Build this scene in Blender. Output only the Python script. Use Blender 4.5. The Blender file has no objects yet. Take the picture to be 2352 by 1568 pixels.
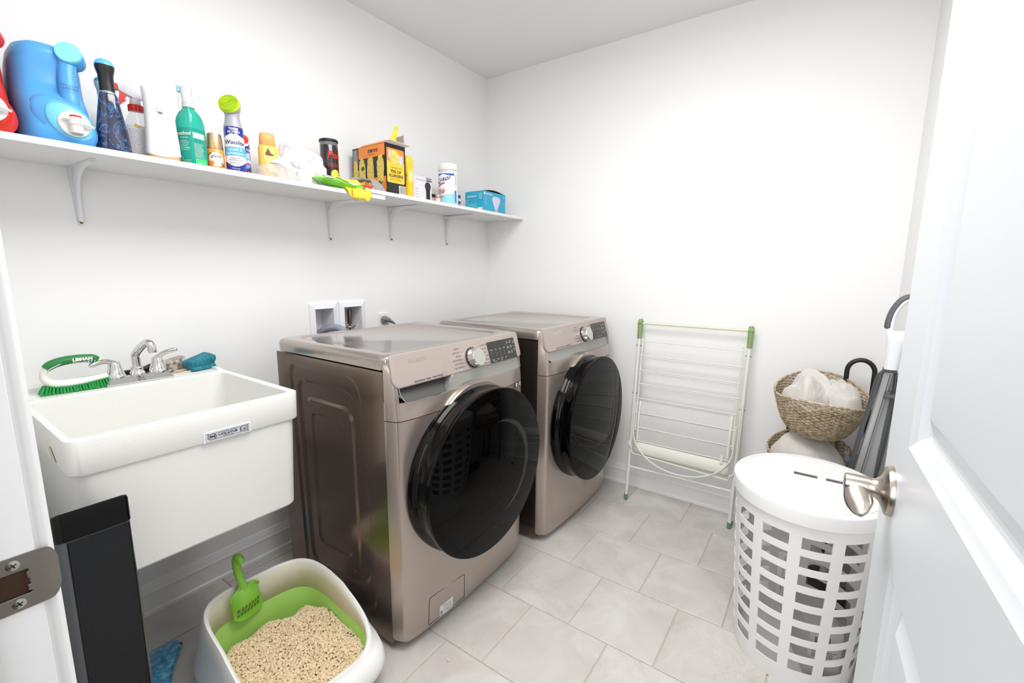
import bpy, bmesh, math, random
from math import sin, cos, pi, radians, sqrt
from mathutils import Vector, Matrix, Euler, noise
sc = bpy.context.scene
COL = sc.collection
rnd = random.Random(7)

# ---------------------------------------------------------------- camera
cam_d = bpy.data.cameras.new('camera'); cam = bpy.data.objects.new('camera', cam_d); COL.objects.link(cam)
cam_d.sensor_width = 36; cam_d.sensor_fit = 'HORIZONTAL'; cam_d.lens = 15.7925; cam_d.clip_start = .02
YA, PI_, RO = radians(34.9518), radians(-9.1258), radians(0.394)
_f = Vector((cos(PI_)*cos(YA), cos(PI_)*sin(YA), sin(PI_)))
_r = Vector((sin(YA), -cos(YA), 0)); _u = _r.cross(_f)
_r2 = cos(RO)*_r + sin(RO)*_u; _u2 = -sin(RO)*_r + cos(RO)*_u
CAMP = Vector((-2.4613, -1.9303, 1.2577))
cam.matrix_world = Matrix.Translation(CAMP) @ Matrix((_r2, _u2, -_f)).transposed().to_4x4()
sc.camera = cam

# ---------------------------------------------------------------- light and exposure
sc.view_settings.view_transform = 'Standard'; sc.view_settings.look = 'None'
sc.view_settings.gamma = 1; sc.view_settings.use_curve_mapping = False
sc.view_settings.exposure = 0.27
w = bpy.data.worlds.new('world'); sc.world = w; w.use_nodes = True
w.node_tree.nodes['Background'].inputs[0].default_value = (.9, .95, 1, 1)
w.node_tree.nodes['Background'].inputs[1].default_value = .3
def area(name, loc, rot, size, energy, col=(1, 1, 1), size_y=None, shape='RECTANGLE'):
    d = bpy.data.lights.new(name, 'AREA'); d.energy = energy; d.color = col; d.shape = shape
    d.size = size; d.size_y = size_y or size
    o = bpy.data.objects.new(name, d); COL.objects.link(o); o.location = loc; o.rotation_euler = rot
    return o
H = 2.4635
area('ceiling_flash_bounce', (-1.55, -1.36, H-.06), (0, 0, 0), 1.0, 27, (1, .99, .975))  # unseen area added under the ceiling to imitate flash bounced off it
area('hall_flash_bounce', (-3.35, -1.75, 1.55), (radians(90), 0, radians(-90)), 1.3, 22, (.97, .985, 1), size_y=1.6)

# ---------------------------------------------------------------- materials
MATS = {}
def lin(c):
    return tuple(((x/255)/12.92 if x/255 <= .04045 else ((x/255+.055)/1.055)**2.4) for x in c)
def mat(name, rgb=(200, 200, 200), rough=.5, metal=0, coat=0, spec=None, trans=0, alpha=1, ior=None, emit=None, aniso=0, sheen=0, sss=0, raw=None, coat_rough=.03):
    if name in MATS: return MATS[name]
    m = bpy.data.materials.new(name); m.use_nodes = True; MATS[name] = m
    b = m.node_tree.nodes['Principled BSDF']; I = b.inputs
    c = raw or lin(rgb)
    I['Base Color'].default_value = (*c, 1); I['Roughness'].default_value = rough; I['Metallic'].default_value = metal
    I['Coat Weight'].default_value = coat; I['Coat Roughness'].default_value = coat_rough
    if spec is not None: I['Specular IOR Level'].default_value = spec
    I['Transmission Weight'].default_value = trans; I['Alpha'].default_value = alpha
    if ior: I['IOR'].default_value = ior
    if aniso: I['Anisotropic'].default_value = aniso
    if sheen: I['Sheen Weight'].default_value = sheen
    if sss: I['Subsurface Weight'].default_value = sss; I['Subsurface Scale'].default_value = .02
    if emit: I['Emission Color'].default_value = (*lin(emit[0]), 1); I['Emission Strength'].default_value = emit[1]
    return m
def nodes(m):
    nt = m.node_tree
    def N(t, **k):
        n = nt.nodes.new(t)
        for a, v in k.items():
            if a.startswith('i_'):
                key = a[2:].replace('_', ' ')
                n.inputs[int(key) if key.isdigit() else key].default_value = v
            else: setattr(n, a, v)
        return n
    def Lk(a, b): nt.links.new(a, b)
    return nt, N, Lk, nt.nodes['Principled BSDF']
def ramp(N, pts):
    r = N('ShaderNodeValToRGB'); e = r.color_ramp.elements
    while len(e) > 1: e.remove(e[0])
    e[0].position = pts[0][0]; e[0].color = (*pts[0][1], 1)
    for p, c in pts[1:]:
        x = e.new(p); x.color = (*c, 1)
    return r
def bumpy(m, scale=200, strength=.1, dist=.001, detail=3, tex='ShaderNodeTexNoise'):
    nt, N, Lk, b = nodes(m)
    tc = N('ShaderNodeTexCoord'); t = N(tex); t.inputs['Scale'].default_value = scale
    if 'Detail' in t.inputs: t.inputs['Detail'].default_value = detail
    bp = N('ShaderNodeBump'); bp.inputs['Strength'].default_value = strength; bp.inputs['Distance'].default_value = dist
    Lk(tc.outputs['Object'], t.inputs['Vector']); Lk(t.outputs[0], bp.inputs['Height']); Lk(bp.outputs[0], b.inputs['Normal'])
    return m
def speckle(m, c0, c1, scale=300, lo=.45, hi=.6, detail=4):
    nt, N, Lk, b = nodes(m)
    tc = N('ShaderNodeTexCoord'); t = N('ShaderNodeTexNoise'); t.inputs['Scale'].default_value = scale; t.inputs['Detail'].default_value = detail
    r = ramp(N, [(lo, lin(c0)), (hi, lin(c1))])
    Lk(tc.outputs['Object'], t.inputs['Vector']); Lk(t.outputs[0], r.inputs[0]); Lk(r.outputs[0], b.inputs['Base Color'])
    return m

M_wall = bumpy(mat('wall_paint', (244, 244, 244), .55), 350, .06, .0006)
M_ceil = bumpy(mat('ceiling_paint', (238, 238, 236), .8), 250, .1, .001)
M_trim = mat('trim_paint', (243, 243, 243), .3)
M_door = bumpy(mat('door_paint', (214, 218, 223), .33), 90, .05, .0006)
M_grout = mat('grout', (196, 188, 174), .85)
M_hall = mat('hall_paint', (120, 108, 92), .6)
M_hallfloor = mat('hall_floor', (92, 72, 50), .4)
def tile_mat():
    m = mat('floor_tile', (208, 205, 200), .38); nt, N, Lk, b = nodes(m)
    tc = N('ShaderNodeTexCoord'); oi = N('ShaderNodeObjectInfo')
    add = N('ShaderNodeVectorMath', operation='MULTIPLY_ADD'); add.inputs[1].default_value = (1, 1, 1)
    mul = N('ShaderNodeMath', operation='MULTIPLY'); mul.inputs[1].default_value = 37
    Lk(oi.outputs['Random'], mul.inputs[0]); Lk(tc.outputs['Object'], add.inputs[0]); Lk(mul.outputs[0], add.inputs[2])
    n1 = N('ShaderNodeTexNoise'); n1.inputs['Scale'].default_value = 5; n1.inputs['Detail'].default_value = 9; n1.inputs['Roughness'].default_value = .62; n1.inputs['Distortion'].default_value = .8
    n2 = N('ShaderNodeTexNoise'); n2.inputs['Scale'].default_value = 16; n2.inputs['Detail'].default_value = 8; n2.inputs['Roughness'].default_value = .7; n2.inputs['Distortion'].default_value = 2.2
    Lk(add.outputs[0], n1.inputs['Vector']); Lk(add.outputs[0], n2.inputs['Vector'])
    r1 = ramp(N, [(.32, lin((192, 187, 181))), (.52, lin((205, 201, 196))), (.7, lin((214, 211, 207)))])
    r2 = ramp(N, [(.0, (1, 1, 1)), (.485, (1, 1, 1)), (.5, (.80, .775, .75)), (.512, (1, 1, 1)), (1, (1, 1, 1))])
    Lk(n1.outputs[0], r1.inputs[0]); Lk(n2.outputs[0], r2.inputs[0])
    n3 = N('ShaderNodeTexNoise'); n3.inputs['Scale'].default_value = 3; n3.inputs['Detail'].default_value = 2
    Lk(add.outputs[0], n3.inputs['Vector']); r3 = ramp(N, [(.5, (0, 0, 0)), (.64, (1, 1, 1))]); Lk(n3.outputs[0], r3.inputs[0])
    mx = N('ShaderNodeMix', data_type='RGBA', blend_type='MULTIPLY'); Lk(r3.outputs[0], mx.inputs[0]); Lk(r1.outputs[0], mx.inputs[6]); Lk(r2.outputs[0], mx.inputs[7])
    Lk(mx.outputs[2], b.inputs['Base Color'])
    bp = N('ShaderNodeBump'); bp.inputs['Strength'].default_value = .15; bp.inputs['Distance'].default_value = .001
    Lk(n2.outputs[0], bp.inputs['Height']); Lk(bp.outputs[0], b.inputs['Normal'])
    return m
M_tile = tile_mat()

# ---------------------------------------------------------------- mesh helpers
class MB:
    def __init__(s): s.v = []; s.f = []; s.mi = []; s.cur = 0
    def face(s, idx): s.f.append(tuple(idx)); s.mi.append(s.cur)
    def add(s, vs, fs):
        o = len(s.v); s.v += [tuple(p) for p in vs]
        for f in fs: s.face([i+o for i in f])
        return s
    def box(s, x0, x1, y0, y1, z0, z1):
        v = [(x0,y0,z0),(x1,y0,z0),(x1,y1,z0),(x0,y1,z0),(x0,y0,z1),(x1,y0,z1),(x1,y1,z1),(x0,y1,z1)]
        return s.add(v, [(0,3,2,1),(4,5,6,7),(0,1,5,4),(1,2,6,5),(2,3,7,6),(3,0,4,7)])
    def loft(s, secs, cap0=True, cap1=True, closed=True, wrap=False):
        n = len(secs[0]); o = len(s.v)
        for q in secs: s.v += [tuple(p) for p in q]
        K = len(secs)
        for k in range(K if wrap else K-1):
            k2 = (k+1) % K
            for i in range(n if closed else n-1):
                j = (i+1) % n
                s.face((o+k*n+i, o+k*n+j, o+k2*n+j, o+k2*n+i))
        if cap0: s.face([o+i for i in reversed(range(n))])
        if cap1: s.face([o+(K-1)*n+i for i in range(n)])
        return s
    def lathe(s, prof, n=32, c=(0, 0, 0), axis='z', cap0=True, cap1=True):
        secs = []
        for r, h in prof:
            q = []
            for i in range(n):
                a = 2*pi*i/n; x, y = r*cos(a), r*sin(a)
                if axis == 'z': p = (c[0]+x, c[1]+y, c[2]+h)
                elif axis == 'y': p = (c[0]+y, c[1]+h, c[2]+x)
                else: p = (c[0]+h, c[1]+x, c[2]+y)
                q.append(p)
            secs.append(q)
        return s.loft(secs, cap0, cap1)
    def tube(s, pts, r, n=8, closed=False, cap=True, flat=1.0):
        P = [Vector(p) for p in pts]; K = len(P); R = r if isinstance(r, (list, tuple)) else [r]*K
        def tan(i):
            if closed: return (P[(i+1) % K]-P[i-1]).normalized()
            a = P[max(i-1, 0)]; b = P[min(i+1, K-1)]
            return (b-a).normalized()
        t = tan(0); up = Vector((0, 0, 1)) if abs(t.z) < .9 else Vector((1, 0, 0))
        nrm = (up - t*up.dot(t)).normalized(); secs = []
        for i in range(K):
            t = tan(i); nrm = (nrm - t*nrm.dot(t))
            nrm = nrm.normalized() if nrm.length > 1e-6 else t.orthogonal().normalized()
            b = t.cross(nrm)
            secs.append([P[i] + (nrm*cos(2*pi*k/n)*flat + b*sin(2*pi*k/n))*R[i] for k in range(n)])
        if closed: return s.loft(secs, False, False, wrap=True)
        return s.loft(secs, cap, cap)
    def prism(s, poly, a0, a1, plane='xz'):
        def m(p, a):
            if plane == 'xz': return (p[0], a, p[1])
            if plane == 'yz': return (a, p[0], p[1])
            return (p[0], p[1], a)
        return s.loft([[m(p, a0) for p in poly], [m(p, a1) for p in poly]])
    def grid(s, fn, nu, nv, u0=0, u1=1, v0=0, v1=1, thick=None):
        o = len(s.v)
        for j in range(nv+1):
            for i in range(nu+1): s.v.append(tuple(fn(u0+(u1-u0)*i/nu, v0+(v1-v0)*j/nv)))
        for j in range(nv):
            for i in range(nu):
                a = o+j*(nu+1)+i; s.face((a, a+1, a+nu+2, a+nu+1))
        return s
    def shell(s, pos, mask, us, vs, wrap=False):
        """pos(u,v,side) side 0 outer 1 inner; mask(i,j) True = solid cell; builds thick plate with holes"""
        nu = len(us)-(0 if wrap else 1); nv = len(vs)-1; cols = len(us); o = len(s.v)
        for side in (0, 1):
            for v in vs:
                for u in us: s.v.append(tuple(pos(u, v, side)))
        S = cols*len(vs)
        def I(i, j, side): return o+side*S+j*cols+(i % cols)
        def ok(i, j):
            if wrap: i %= nu
            return 0 <= i < nu and 0 <= j < nv and mask(i, j)
        for j in range(nv):
            for i in range(nu):
                if not ok(i, j): continue
                s.face((I(i,j,0), I(i+1,j,0), I(i+1,j+1,0), I(i,j+1,0)))
                s.face((I(i,j,1), I(i,j+1,1), I(i+1,j+1,1), I(i+1,j,1)))
                if not ok(i, j-1): s.face((I(i,j,0), I(i,j,1), I(i+1,j,1), I(i+1,j,0)))
                if not ok(i, j+1): s.face((I(i,j+1,0), I(i+1,j+1,0), I(i+1,j+1,1), I(i,j+1,1)))
                if not ok(i-1, j): s.face((I(i,j,0), I(i,j+1,0), I(i,j+1,1), I(i,j,1)))
                if not ok(i+1, j): s.face((I(i+1,j,0), I(i+1,j,1), I(i+1,j+1,1), I(i+1,j+1,0)))
        return s
    def xf(s, M, start=0):
        for i in range(start, len(s.v)): s.v[i] = tuple(M @ Vector(s.v[i]))
        return s
def rrect(w, d, r, n=6, cx=0, cy=0):
    r = min(r, w/2-1e-5, d/2-1e-5); out = []
    for (sx, sy, a0) in ((1, -1, -pi/2), (1, 1, 0), (-1, 1, pi/2), (-1, -1, pi)):
        for k in range(n+1):
            a = a0+pi/2*k/n
            out.append((cx+sx*(w/2-r)+r*cos(a), cy+sy*(d/2-r)+r*sin(a)))
    return out
def sell(a, b, e=2.5, n=40, cx=0, cy=0):
    out = []
    for k in range(n):
        t = 2*pi*k/n; c, s_ = cos(t), sin(t)
        out.append((cx+a*math.copysign(abs(c)**(2/e), c), cy+b*math.copysign(abs(s_)**(2/e), s_)))
    return out
def at(sec, z): return [(p[0], p[1], z) for p in sec]
def build(name, mb, m, parent=None, loc=None, rot=None, bevel=0, seg=2, smooth=35, label=None, kind=None, sub=0, solid=0, fix=False):
    me = bpy.data.meshes.new(name); me.from_pydata(mb.v, [], mb.f)
    ms = m if isinstance(m, (list, tuple)) else [m]
    for x in ms: me.materials.append(x)
    if len(ms) > 1: me.polygons.foreach_set('material_index', mb.mi)
    if fix:
        bm = bmesh.new(); bm.from_mesh(me); bmesh.ops.remove_doubles(bm, verts=bm.verts, dist=1e-5)
        bmesh.ops.recalc_face_normals(bm, faces=bm.faces); bm.to_mesh(me); bm.free()
    if smooth:
        me.polygons.foreach_set('use_smooth', [True]*len(me.polygons)); me.set_sharp_from_angle(angle=radians(smooth))
    o = bpy.data.objects.new(name, me); COL.objects.link(o)
    if parent: o.parent = parent
    if loc: o.location = loc
    if rot: o.rotation_euler = rot
    if bevel:
        b = o.modifiers.new('bevel', 'BEVEL'); b.width = bevel; b.segments = seg; b.limit_method = 'ANGLE'; b.angle_limit = radians(40)
        b.harden_normals = True
    if solid:
        q = o.modifiers.new('solid', 'SOLIDIFY'); q.thickness = solid; q.offset = 0
    if sub:
        q = o.modifiers.new('sub', 'SUBSURF'); q.levels = sub; q.render_levels = sub
    if label: o['label'] = label
    if kind: o['kind'] = kind
    if name in ('lettering', 'green_patch', 'blue_print', 'print', 'white_print', 'small_print', 'display_marks'): o['kind'] = 'stuff'
    return o
def thing(name, label, cat, loc=(0, 0, 0), rz=0, group=None, rot=None):
    o = bpy.data.objects.new(name, None); COL.objects.link(o); o.empty_display_size = .05
    o.location = loc; o.rotation_euler = rot or (0, 0, rz); o['label'] = label; o['category'] = cat
    if group: o['group'] = group
    return o
def tag(o, label, cat, group=None):
    o['label'] = label; o['category'] = cat
    if group: o['group'] = group
    return o
def struct(o): o['kind'] = 'structure'; return o
_dg = None
def text_mesh(txt, size, align='CENTER', ext=0.0, bold=0, sx=1, shear=0):
    """lettering as plain polygons in the xy plane: returns verts, faces"""
    c = bpy.data.curves.new('t', 'FONT'); c.body = txt; c.size = size; c.align_x = align; c.align_y = 'CENTER'
    c.resolution_u = 2; c.offset = bold; c.shear = shear
    o = bpy.data.objects.new('t', c); COL.objects.link(o)
    bpy.context.view_layer.update()
    dg = bpy.context.evaluated_depsgraph_get(); me = bpy.data.meshes.new_from_object(o.evaluated_get(dg))
    v = [(p.co.x*sx, p.co.y) for p in me.vertices]; f = [tuple(p.vertices) for p in me.polygons]
    bpy.data.objects.remove(o); bpy.data.curves.remove(c); bpy.data.meshes.remove(me)
    return v, f
def letter(mb, txt, size, fn, **k):
    """fn maps (u,v) of the lettering to a point"""
    v, f = text_mesh(txt, size, **k)
    mb.add([fn(a, b) for a, b in v], f); return mb
def decal(mb, x0, x1, y0, y1, fn, nu=8, nv=2):
    return mb.grid(lambda u, v: fn(u, v), nu, nv, x0, x1, y0, y1)
def disc(mb, cx, cy, r, fn, n=20, ry=None, rings=4):
    ry = ry or r
    o = len(mb.v); mb.v.append(tuple(fn(cx, cy)))
    for q in range(1, rings+1):
        for i in range(n): mb.v.append(tuple(fn(cx+r*q/rings*cos(2*pi*i/n), cy+ry*q/rings*sin(2*pi*i/n))))
    for i in range(n): mb.face((o, o+1+i, o+1+(i+1) % n))
    for q in range(rings-1):
        for i in range(n):
            j = (i+1) % n; mb.face((o+1+q*n+i, o+1+(q+1)*n+i, o+1+(q+1)*n+j, o+1+q*n+j))
    return mb
def cylmap(r, ang0=0, z0=0, c=(0, 0), off=.0005):
    """u along circumference (metres, 0 at ang0), v height"""
    R = r+off
    return lambda u, v: (c[0]+R*cos(ang0+u/r), c[1]+R*sin(ang0+u/r), z0+v)
def fakelines(mb, x0, x1, y0, dy, n, th, fn, seed=1, ragged=.25, dash=0):
    """rows of small print as thin bars of broken words"""
    rr = random.Random(seed)
    for k in range(n):
        y = y0-k*dy; x = x0; xe = x1-(x1-x0)*ragged*rr.random()
        while x < xe:
            wl = min((x1-x0)*(.06+.14*rr.random()), xe-x)
            if wl > 1e-4: decal(mb, x, x+wl, y, y+th, fn, max(1, int(wl/.008)), 1)
            x += wl+(x1-x0)*.025
    return mb

def spline(P, n=8):
    P = [Vector(p) for p in P]; out = []
    for i in range(len(P)-1):
        p0, p1, p2, p3 = P[max(i-1, 0)], P[i], P[i+1], P[min(i+2, len(P)-1)]
        for k in range(n):
            t = k/n
            out.append(.5*((2*p1)+(-p0+p2)*t+(2*p0-5*p1+4*p2-p3)*t*t+(-p0+3*p1-3*p2+p3)*t**3))
    out.append(P[-1]); return out
# ---------------------------------------------------------------- room shell
RW = -2.174   # right wall plane (y)
EW = -2.389   # entry wall plane (x), room side
JY, HY = -1.36, -2.125   # latch jamb and hinge jamb
struct(build('floor', MB().box(EW-.12, 0, RW, 0, -.05, -.0035), M_grout))
floor = bpy.data.objects['floor']
TP, TX = .3055, -.5541
g = .0045
cache = {}
ntile = 0
for k in range(-2, 8):
    x1 = TX-k*TP; x0 = x1-TP
    ph = -1.1245 if k % 2 == 0 else -1.279
    for m_ in range(-5, 6):
        y1 = ph-m_*TP+TP; y0 = y1-TP
        a0, a1, b0, b1 = max(x0+g/2, EW-.12), min(x1-g/2, 0), max(y0+g/2, RW), min(y1-g/2, 0)
        if a1-a0 < .012 or b1-b0 < .012: continue
        key = (round(a1-a0, 3), round(b1-b0, 3))
        if key not in cache:
            w_, d_ = a1-a0, b1-b0; mb = MB()
            e = .0015
            s0 = [(-w_/2, -d_/2), (w_/2, -d_/2), (w_/2, d_/2), (-w_/2, d_/2)]
            s1 = [(-w_/2+e, -d_/2+e), (w_/2-e, -d_/2+e), (w_/2-e, d_/2-e), (-w_/2+e, d_/2-e)]
            mb.loft([at(s0, -.02), at(s0, -.0012), at(s1, 0)])
            me = bpy.data.meshes.new('tile'); me.from_pydata(mb.v, [], mb.f); me.materials.append(M_tile); cache[key] = me
        o = bpy.data.objects.new('tile', cache[key]); COL.objects.link(o); o.parent = floor
        o.location = ((a0+a1)/2, (b0+b1)/2, -.0004*rnd.random()); ntile += 1
struct(build('ceiling', MB().box(EW-.12, .1, RW-.1, .1, H, H+.1), M_ceil))
struct(build('wall_back', MB().box(0, .1, RW-.1, .1, -.05, H), M_wall))
struct(build('wall_right', MB().box(EW, 0, RW-.1, RW, -.05, H), M_wall))
# shelf wall, with openings cut for the two outlet boxes
OB = [(-1.294, -1.199), (-1.142, -1.042)]  # recess x ranges
mb = MB()
zb0, zb1 = .90, 1.070
xs = [EW, OB[0][0], OB[0][1], OB[1][0], OB[1][1], 0]
for i in range(5):
    if i in (1, 3):
        mb.box(xs[i], xs[i+1], 0, .1, -.05, zb0); mb.box(xs[i], xs[i+1], 0, .1, zb1, H)
    else: mb.box(xs[i], xs[i+1], 0, .1, -.05, H)
struct(build('wall_left', mb, M_wall, smooth=0))
# entry wall with the doorway
mb = MB(); ZD = 2.05
mb.box(EW-.12, EW, JY+.02, .1, -.05, H); mb.box(EW-.12, EW, RW-.1, HY-.02, -.05, H); mb.box(EW-.12, EW, HY-.02, JY+.02, ZD+.02, H)
struct(build('wall_entry', mb, M_wall))
# jambs: latch side, hinge side and head, with the stop strip
mb = MB(); mb.box(EW-.125, EW-.014, JY, JY+.02, 0, ZD); mb.box(EW-.10, EW-.055, JY-.011, JY, 0, ZD)
t1 = struct(build('trim_1', mb, M_trim, bevel=.0015))
mb = MB(); mb.box(EW-.125, EW-.004, HY-.02, HY, 0, ZD); mb.box(EW-.125, EW-.004, HY, JY, ZD, ZD+.02)
struct(build('trim_2', mb, M_trim, bevel=.0015))
# casing around the doorway, room side, profile with rounded inner edge
cas = [(0, 0), (0, .009), (.004, .013), (.012, .0135), (.02, .011), (.045, .013), (.057, .016), (.057, 0)]
mb = MB(); mb.loft([[(EW-.014+p[1], JY+.005+p[0], z) for p in cas] for z in (0, ZD+.05)])
mb.loft([[(EW-.004+p[1]*.5, HY-.005-p[0]*.5, z) for p in cas] for z in (0, ZD+.05)])
struct(build('trim_3', mb, M_trim, bevel=.001))
# baseboards
bbp = [(0, 0), (-.019, 0), (-.0195, .006), (-.0175, .013), (-.012, .018), (-.0115, .020), (-.0115, .078), (-.013, .080), (-.0135, .083), (-.0115, .086), (-.0105, .092), (-.0085, .096), (-.0085, .099), (-.0065, .103), (-.004, .117), (-.0025, .120), (0, .120)]
mb = MB(); mb.loft([[(x, p[0], p[1]) for p in bbp] for x in (EW, 0)]); struct(build('baseboard_left', mb, M_trim, smooth=25))
mb = MB(); mb.loft([[(p[0], y, p[1]) for p in bbp] for y in (0, RW)]); struct(build('baseboard_back', mb, M_trim, smooth=25))
mb = MB(); mb.loft([[(x, RW-p[0], p[1]) for p in bbp] for x in (0, EW)]); struct(build('baseboard_right', mb, M_trim, smooth=25))
# hallway behind the camera
HX = -4.0
struct(build('floor_hall', MB().box(HX, EW-.12, -3.4, .1, -.05, -.002), M_hallfloor))
struct(build('ceiling_hall', MB().box(HX-.1, EW-.12, -3.5, .2, H, H+.1), M_ceil))
struct(build('wall_hall_back', MB().box(HX-.1, HX, -3.5, .2, -.05, H), M_hall))
struct(build('wall_hall_left', MB().box(HX, EW-.12, .1, .2, -.05, H), M_hall))
struct(build('wall_hall_right', MB().box(HX, EW, -3.5, -3.4, -.05, H), M_hall))
mb = MB(); mb.box(EW-.12, EW, -3.4, RW-.1, -.05, H); struct(build('wall_hall_front', mb, M_hall))

# ---------------------------------------------------------------- the open door
# local frame: origin at hinge, x along the door, y = visible face at 0 (body goes to -y), z up
DW, DT = .762, .035
dang = radians(2.15)
door = thing('door_1', 'white panelled door standing open at the right of the room with nickel lever', 'door')
door['kind'] = 'structure'; del door['category']
door.location = (-1.70-.69*cos(dang), -2.027-.69*sin(dang), 0); door.rotation_euler = (0, 0, dang)
def door_panel():
    mb = MB()
    # openings (x0,x1,z0,z1)
    ops = [(.125, .634, .245, .882), (.125, .634, 1.046, 1.92)]
    xs = [0, .125, .634, DW]; zs = [.012, .245, .882, 1.046, 1.92, 2.035]
    for y, flip in ((0, 0), (-DT, 1)):
        for i in range(3):
            for j in range(5):
                if i == 1 and j in (1, 3): continue
                q = [(xs[i], y, zs[j]), (xs[i+1], y, zs[j]), (xs[i+1], y, zs[j+1]), (xs[i], y, zs[j+1])]
                mb.add(q, [(3, 2, 1, 0)] if not flip else [(0, 1, 2, 3)])
    a, b_, c, d = 0, DW, .012, 2.035
    mb.add([(a,0,c),(b_,0,c),(b_,0,d),(a,0,d),(a,-DT,c),(b_,-DT,c),(b_,-DT,d),(a,-DT,d)], [(0,1,5,4),(1,2,6,5),(2,3,7,6),(3,0,4,7)])
    prof = [(0, 0), (.003, -.0015), (.009, -.0035), (.012, -.0045), (.022, -.0125), (.026, -.0135), (.030, -.0135), (.052, -.0045), (.056, -.004)]
    for (x0, x1, z0, z1) in ops:
        for sgn, base in ((1, 0), (-1, -DT)):
            secs = []
            for t, y in prof:
                yy = base + (y if sgn > 0 else -y)
                secs.append([(x0+t, yy, z0+t), (x1-t, yy, z0+t), (x1-t, yy, z1-t), (x0+t, yy, z1-t)])
            if sgn < 0: secs = [list(reversed(s_)) for s_ in secs]
            mb.loft(secs, False, True)
    return mb
dp = build('door_panel', door_panel(), M_door, door, smooth=9, fix=True)
M_nickel = mat('brushed_nickel', (176, 168, 160), .27, 1)
M_nickel2 = mat('nickel_worn', (150, 142, 135), .32, 1)
# rose and lever, at local x .69, z .965
hx, hz = .692, .964
h = bpy.data.objects.new('door_handle', None)
mb = MB()
mb.lathe([(.0335, 0), (.0335, .004), (.032, .007), (.025, .009), (.017, .013), (.0130, .018), (.0122, .023), (.0122, .028)], 48, (hx, 0, hz), 'y')
rose = build('door_handle', mb, M_nickel, door, smooth=30, label='brushed nickel rose and neck')
mb = MB()
mb.lathe([(.0134, .0255), (.0134, .049), (.0127, .0515), (.009, .0525)], 40, (hx, 0, hz), 'y')
# short paddle blade running back towards the hinge
secs = []
for k in range(15):
    t = k/14; L = t*.062
    ww = .0125+.0035*sin(pi*min(1, t*1.3)); th = .0100*(1-t)**2.0+.0022
    if t > .6: ww *= sqrt(max(.05, 1-((t-.6)/.4)**2*.97))
    y = .0385-.002*t; zc = hz-.003-.014*t**1.3
    tw = radians(22)*min(1, t*1.6); q = []
    for i in range(20):
        a = 2*pi*i/20; p, r_ = ww*cos(a), th*sin(a)-.004*(cos(a)**2)*min(1, t*2)*(1-t**3)
        q.append((hx-L, y+p*cos(tw)+r_*sin(tw), zc-p*sin(tw)+r_*cos(tw)))
    secs.append(q)
mb.loft(secs)
build('lever', mb, M_nickel, rose, smooth=50)
mb = MB(); mb.box(DW-.0004, DW+.0012, -DT+.005, -.005, hz-.028, hz+.028); mb.box(DW, DW+.009, -DT+.011, -.011, hz-.009, hz+.009)
build('latch', mb, M_nickel2, door, bevel=.001)
# hinges
for z in (.25, 1.02, 1.8):
    mb = MB(); mb.lathe([(.006, 0), (.006, .09)], 12, (-.004, -DT-.004, z)); build('hinge', mb, M_nickel2, door)

# ---------------------------------------------------------------- strike plate on the latch jamb
sp = thing('strike_plate', 'worn nickel strike plate screwed to the white door jamb', 'strike plate', (EW-.014, JY, .9765))
# local: x towards the room (+), plate surface at y = 0 facing -y
def strike():
    us = [-.044, -.041, -.034, -.030, -.022, -.0155, -.010, -.0062, -.004, -.001, .002, .004, .006, .008, .010, .0117, .0128, .0134]
    vs = [-.0262, -.0245, -.021, -.0175, -.0145, -.0115, -.006, 0, .006, .0115, .0145, .0175, .021, .0245, .0262]
    def pos(u, v, s_):
        y = -.0016 if s_ == 0 else -.0002
        if u > .003: y += (u-.003)**2*16
        vv = v
        if u > .002:
            q = min(1, (u-.002)/.0116); vv = v*sqrt(max(.12, 1-q**3*.80))
        return (u, y, vv)
    def mask(i, j):
        uc = (us[i]+us[i+1])/2; vc = (vs[j]+vs[j+1])/2
        return not (-.030 < uc < -.0062 and abs(vc) < .0115)
    return MB().shell(pos, mask, us, vs)
st = build('plate', strike(), M_nickel2, sp, smooth=40, bevel=.0006)
M_dark = mat('dark_recess', (58, 34, 16), .8)
build('latch_hole', MB().box(-.0298, -.0066, -.0006, .012, -.0112, .0112), M_dark, sp)
mb = MB(); mb.box(-.0085, -.0062, -.0042, .004, -.009, -.003); mb.box(-.0080, -.0062, -.0035, .004, .003, .009); mb.box(-.030, -.0062, -.0040, .002, -.0132, -.0108)
build('tab', mb, M_nickel2, sp, bevel=.0006)
SXC = -.0152
for z in (-.0186, .0186):
    mb = MB()
    mb.lathe([(.0048, -.0008), (.0046, -.0022), (.002, -.0029)], 24, (SXC, 0, z), 'y', cap0=False)
    s_ = build('screw', mb, mat('screw_zinc', (205, 200, 190), .25, 1), sp)
    mb = MB()
    for a in (.5, .5+pi/2):
        c, q = cos(a), sin(a); L, t = .0026, .0005
        pts = [(SXC+c*L-q*t, -.00295, z+q*L+c*t), (SXC+c*L+q*t, -.00295, z+q*L-c*t), (SXC-c*L+q*t, -.00295, z-q*L-c*t), (SXC-c*L-q*t, -.00295, z-q*L+c*t)]
        mb.add(pts, [(0, 1, 2, 3)])
    build('slot', mb, mat('slot_black', (30, 28, 26), .6), s_, smooth=0)
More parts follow.
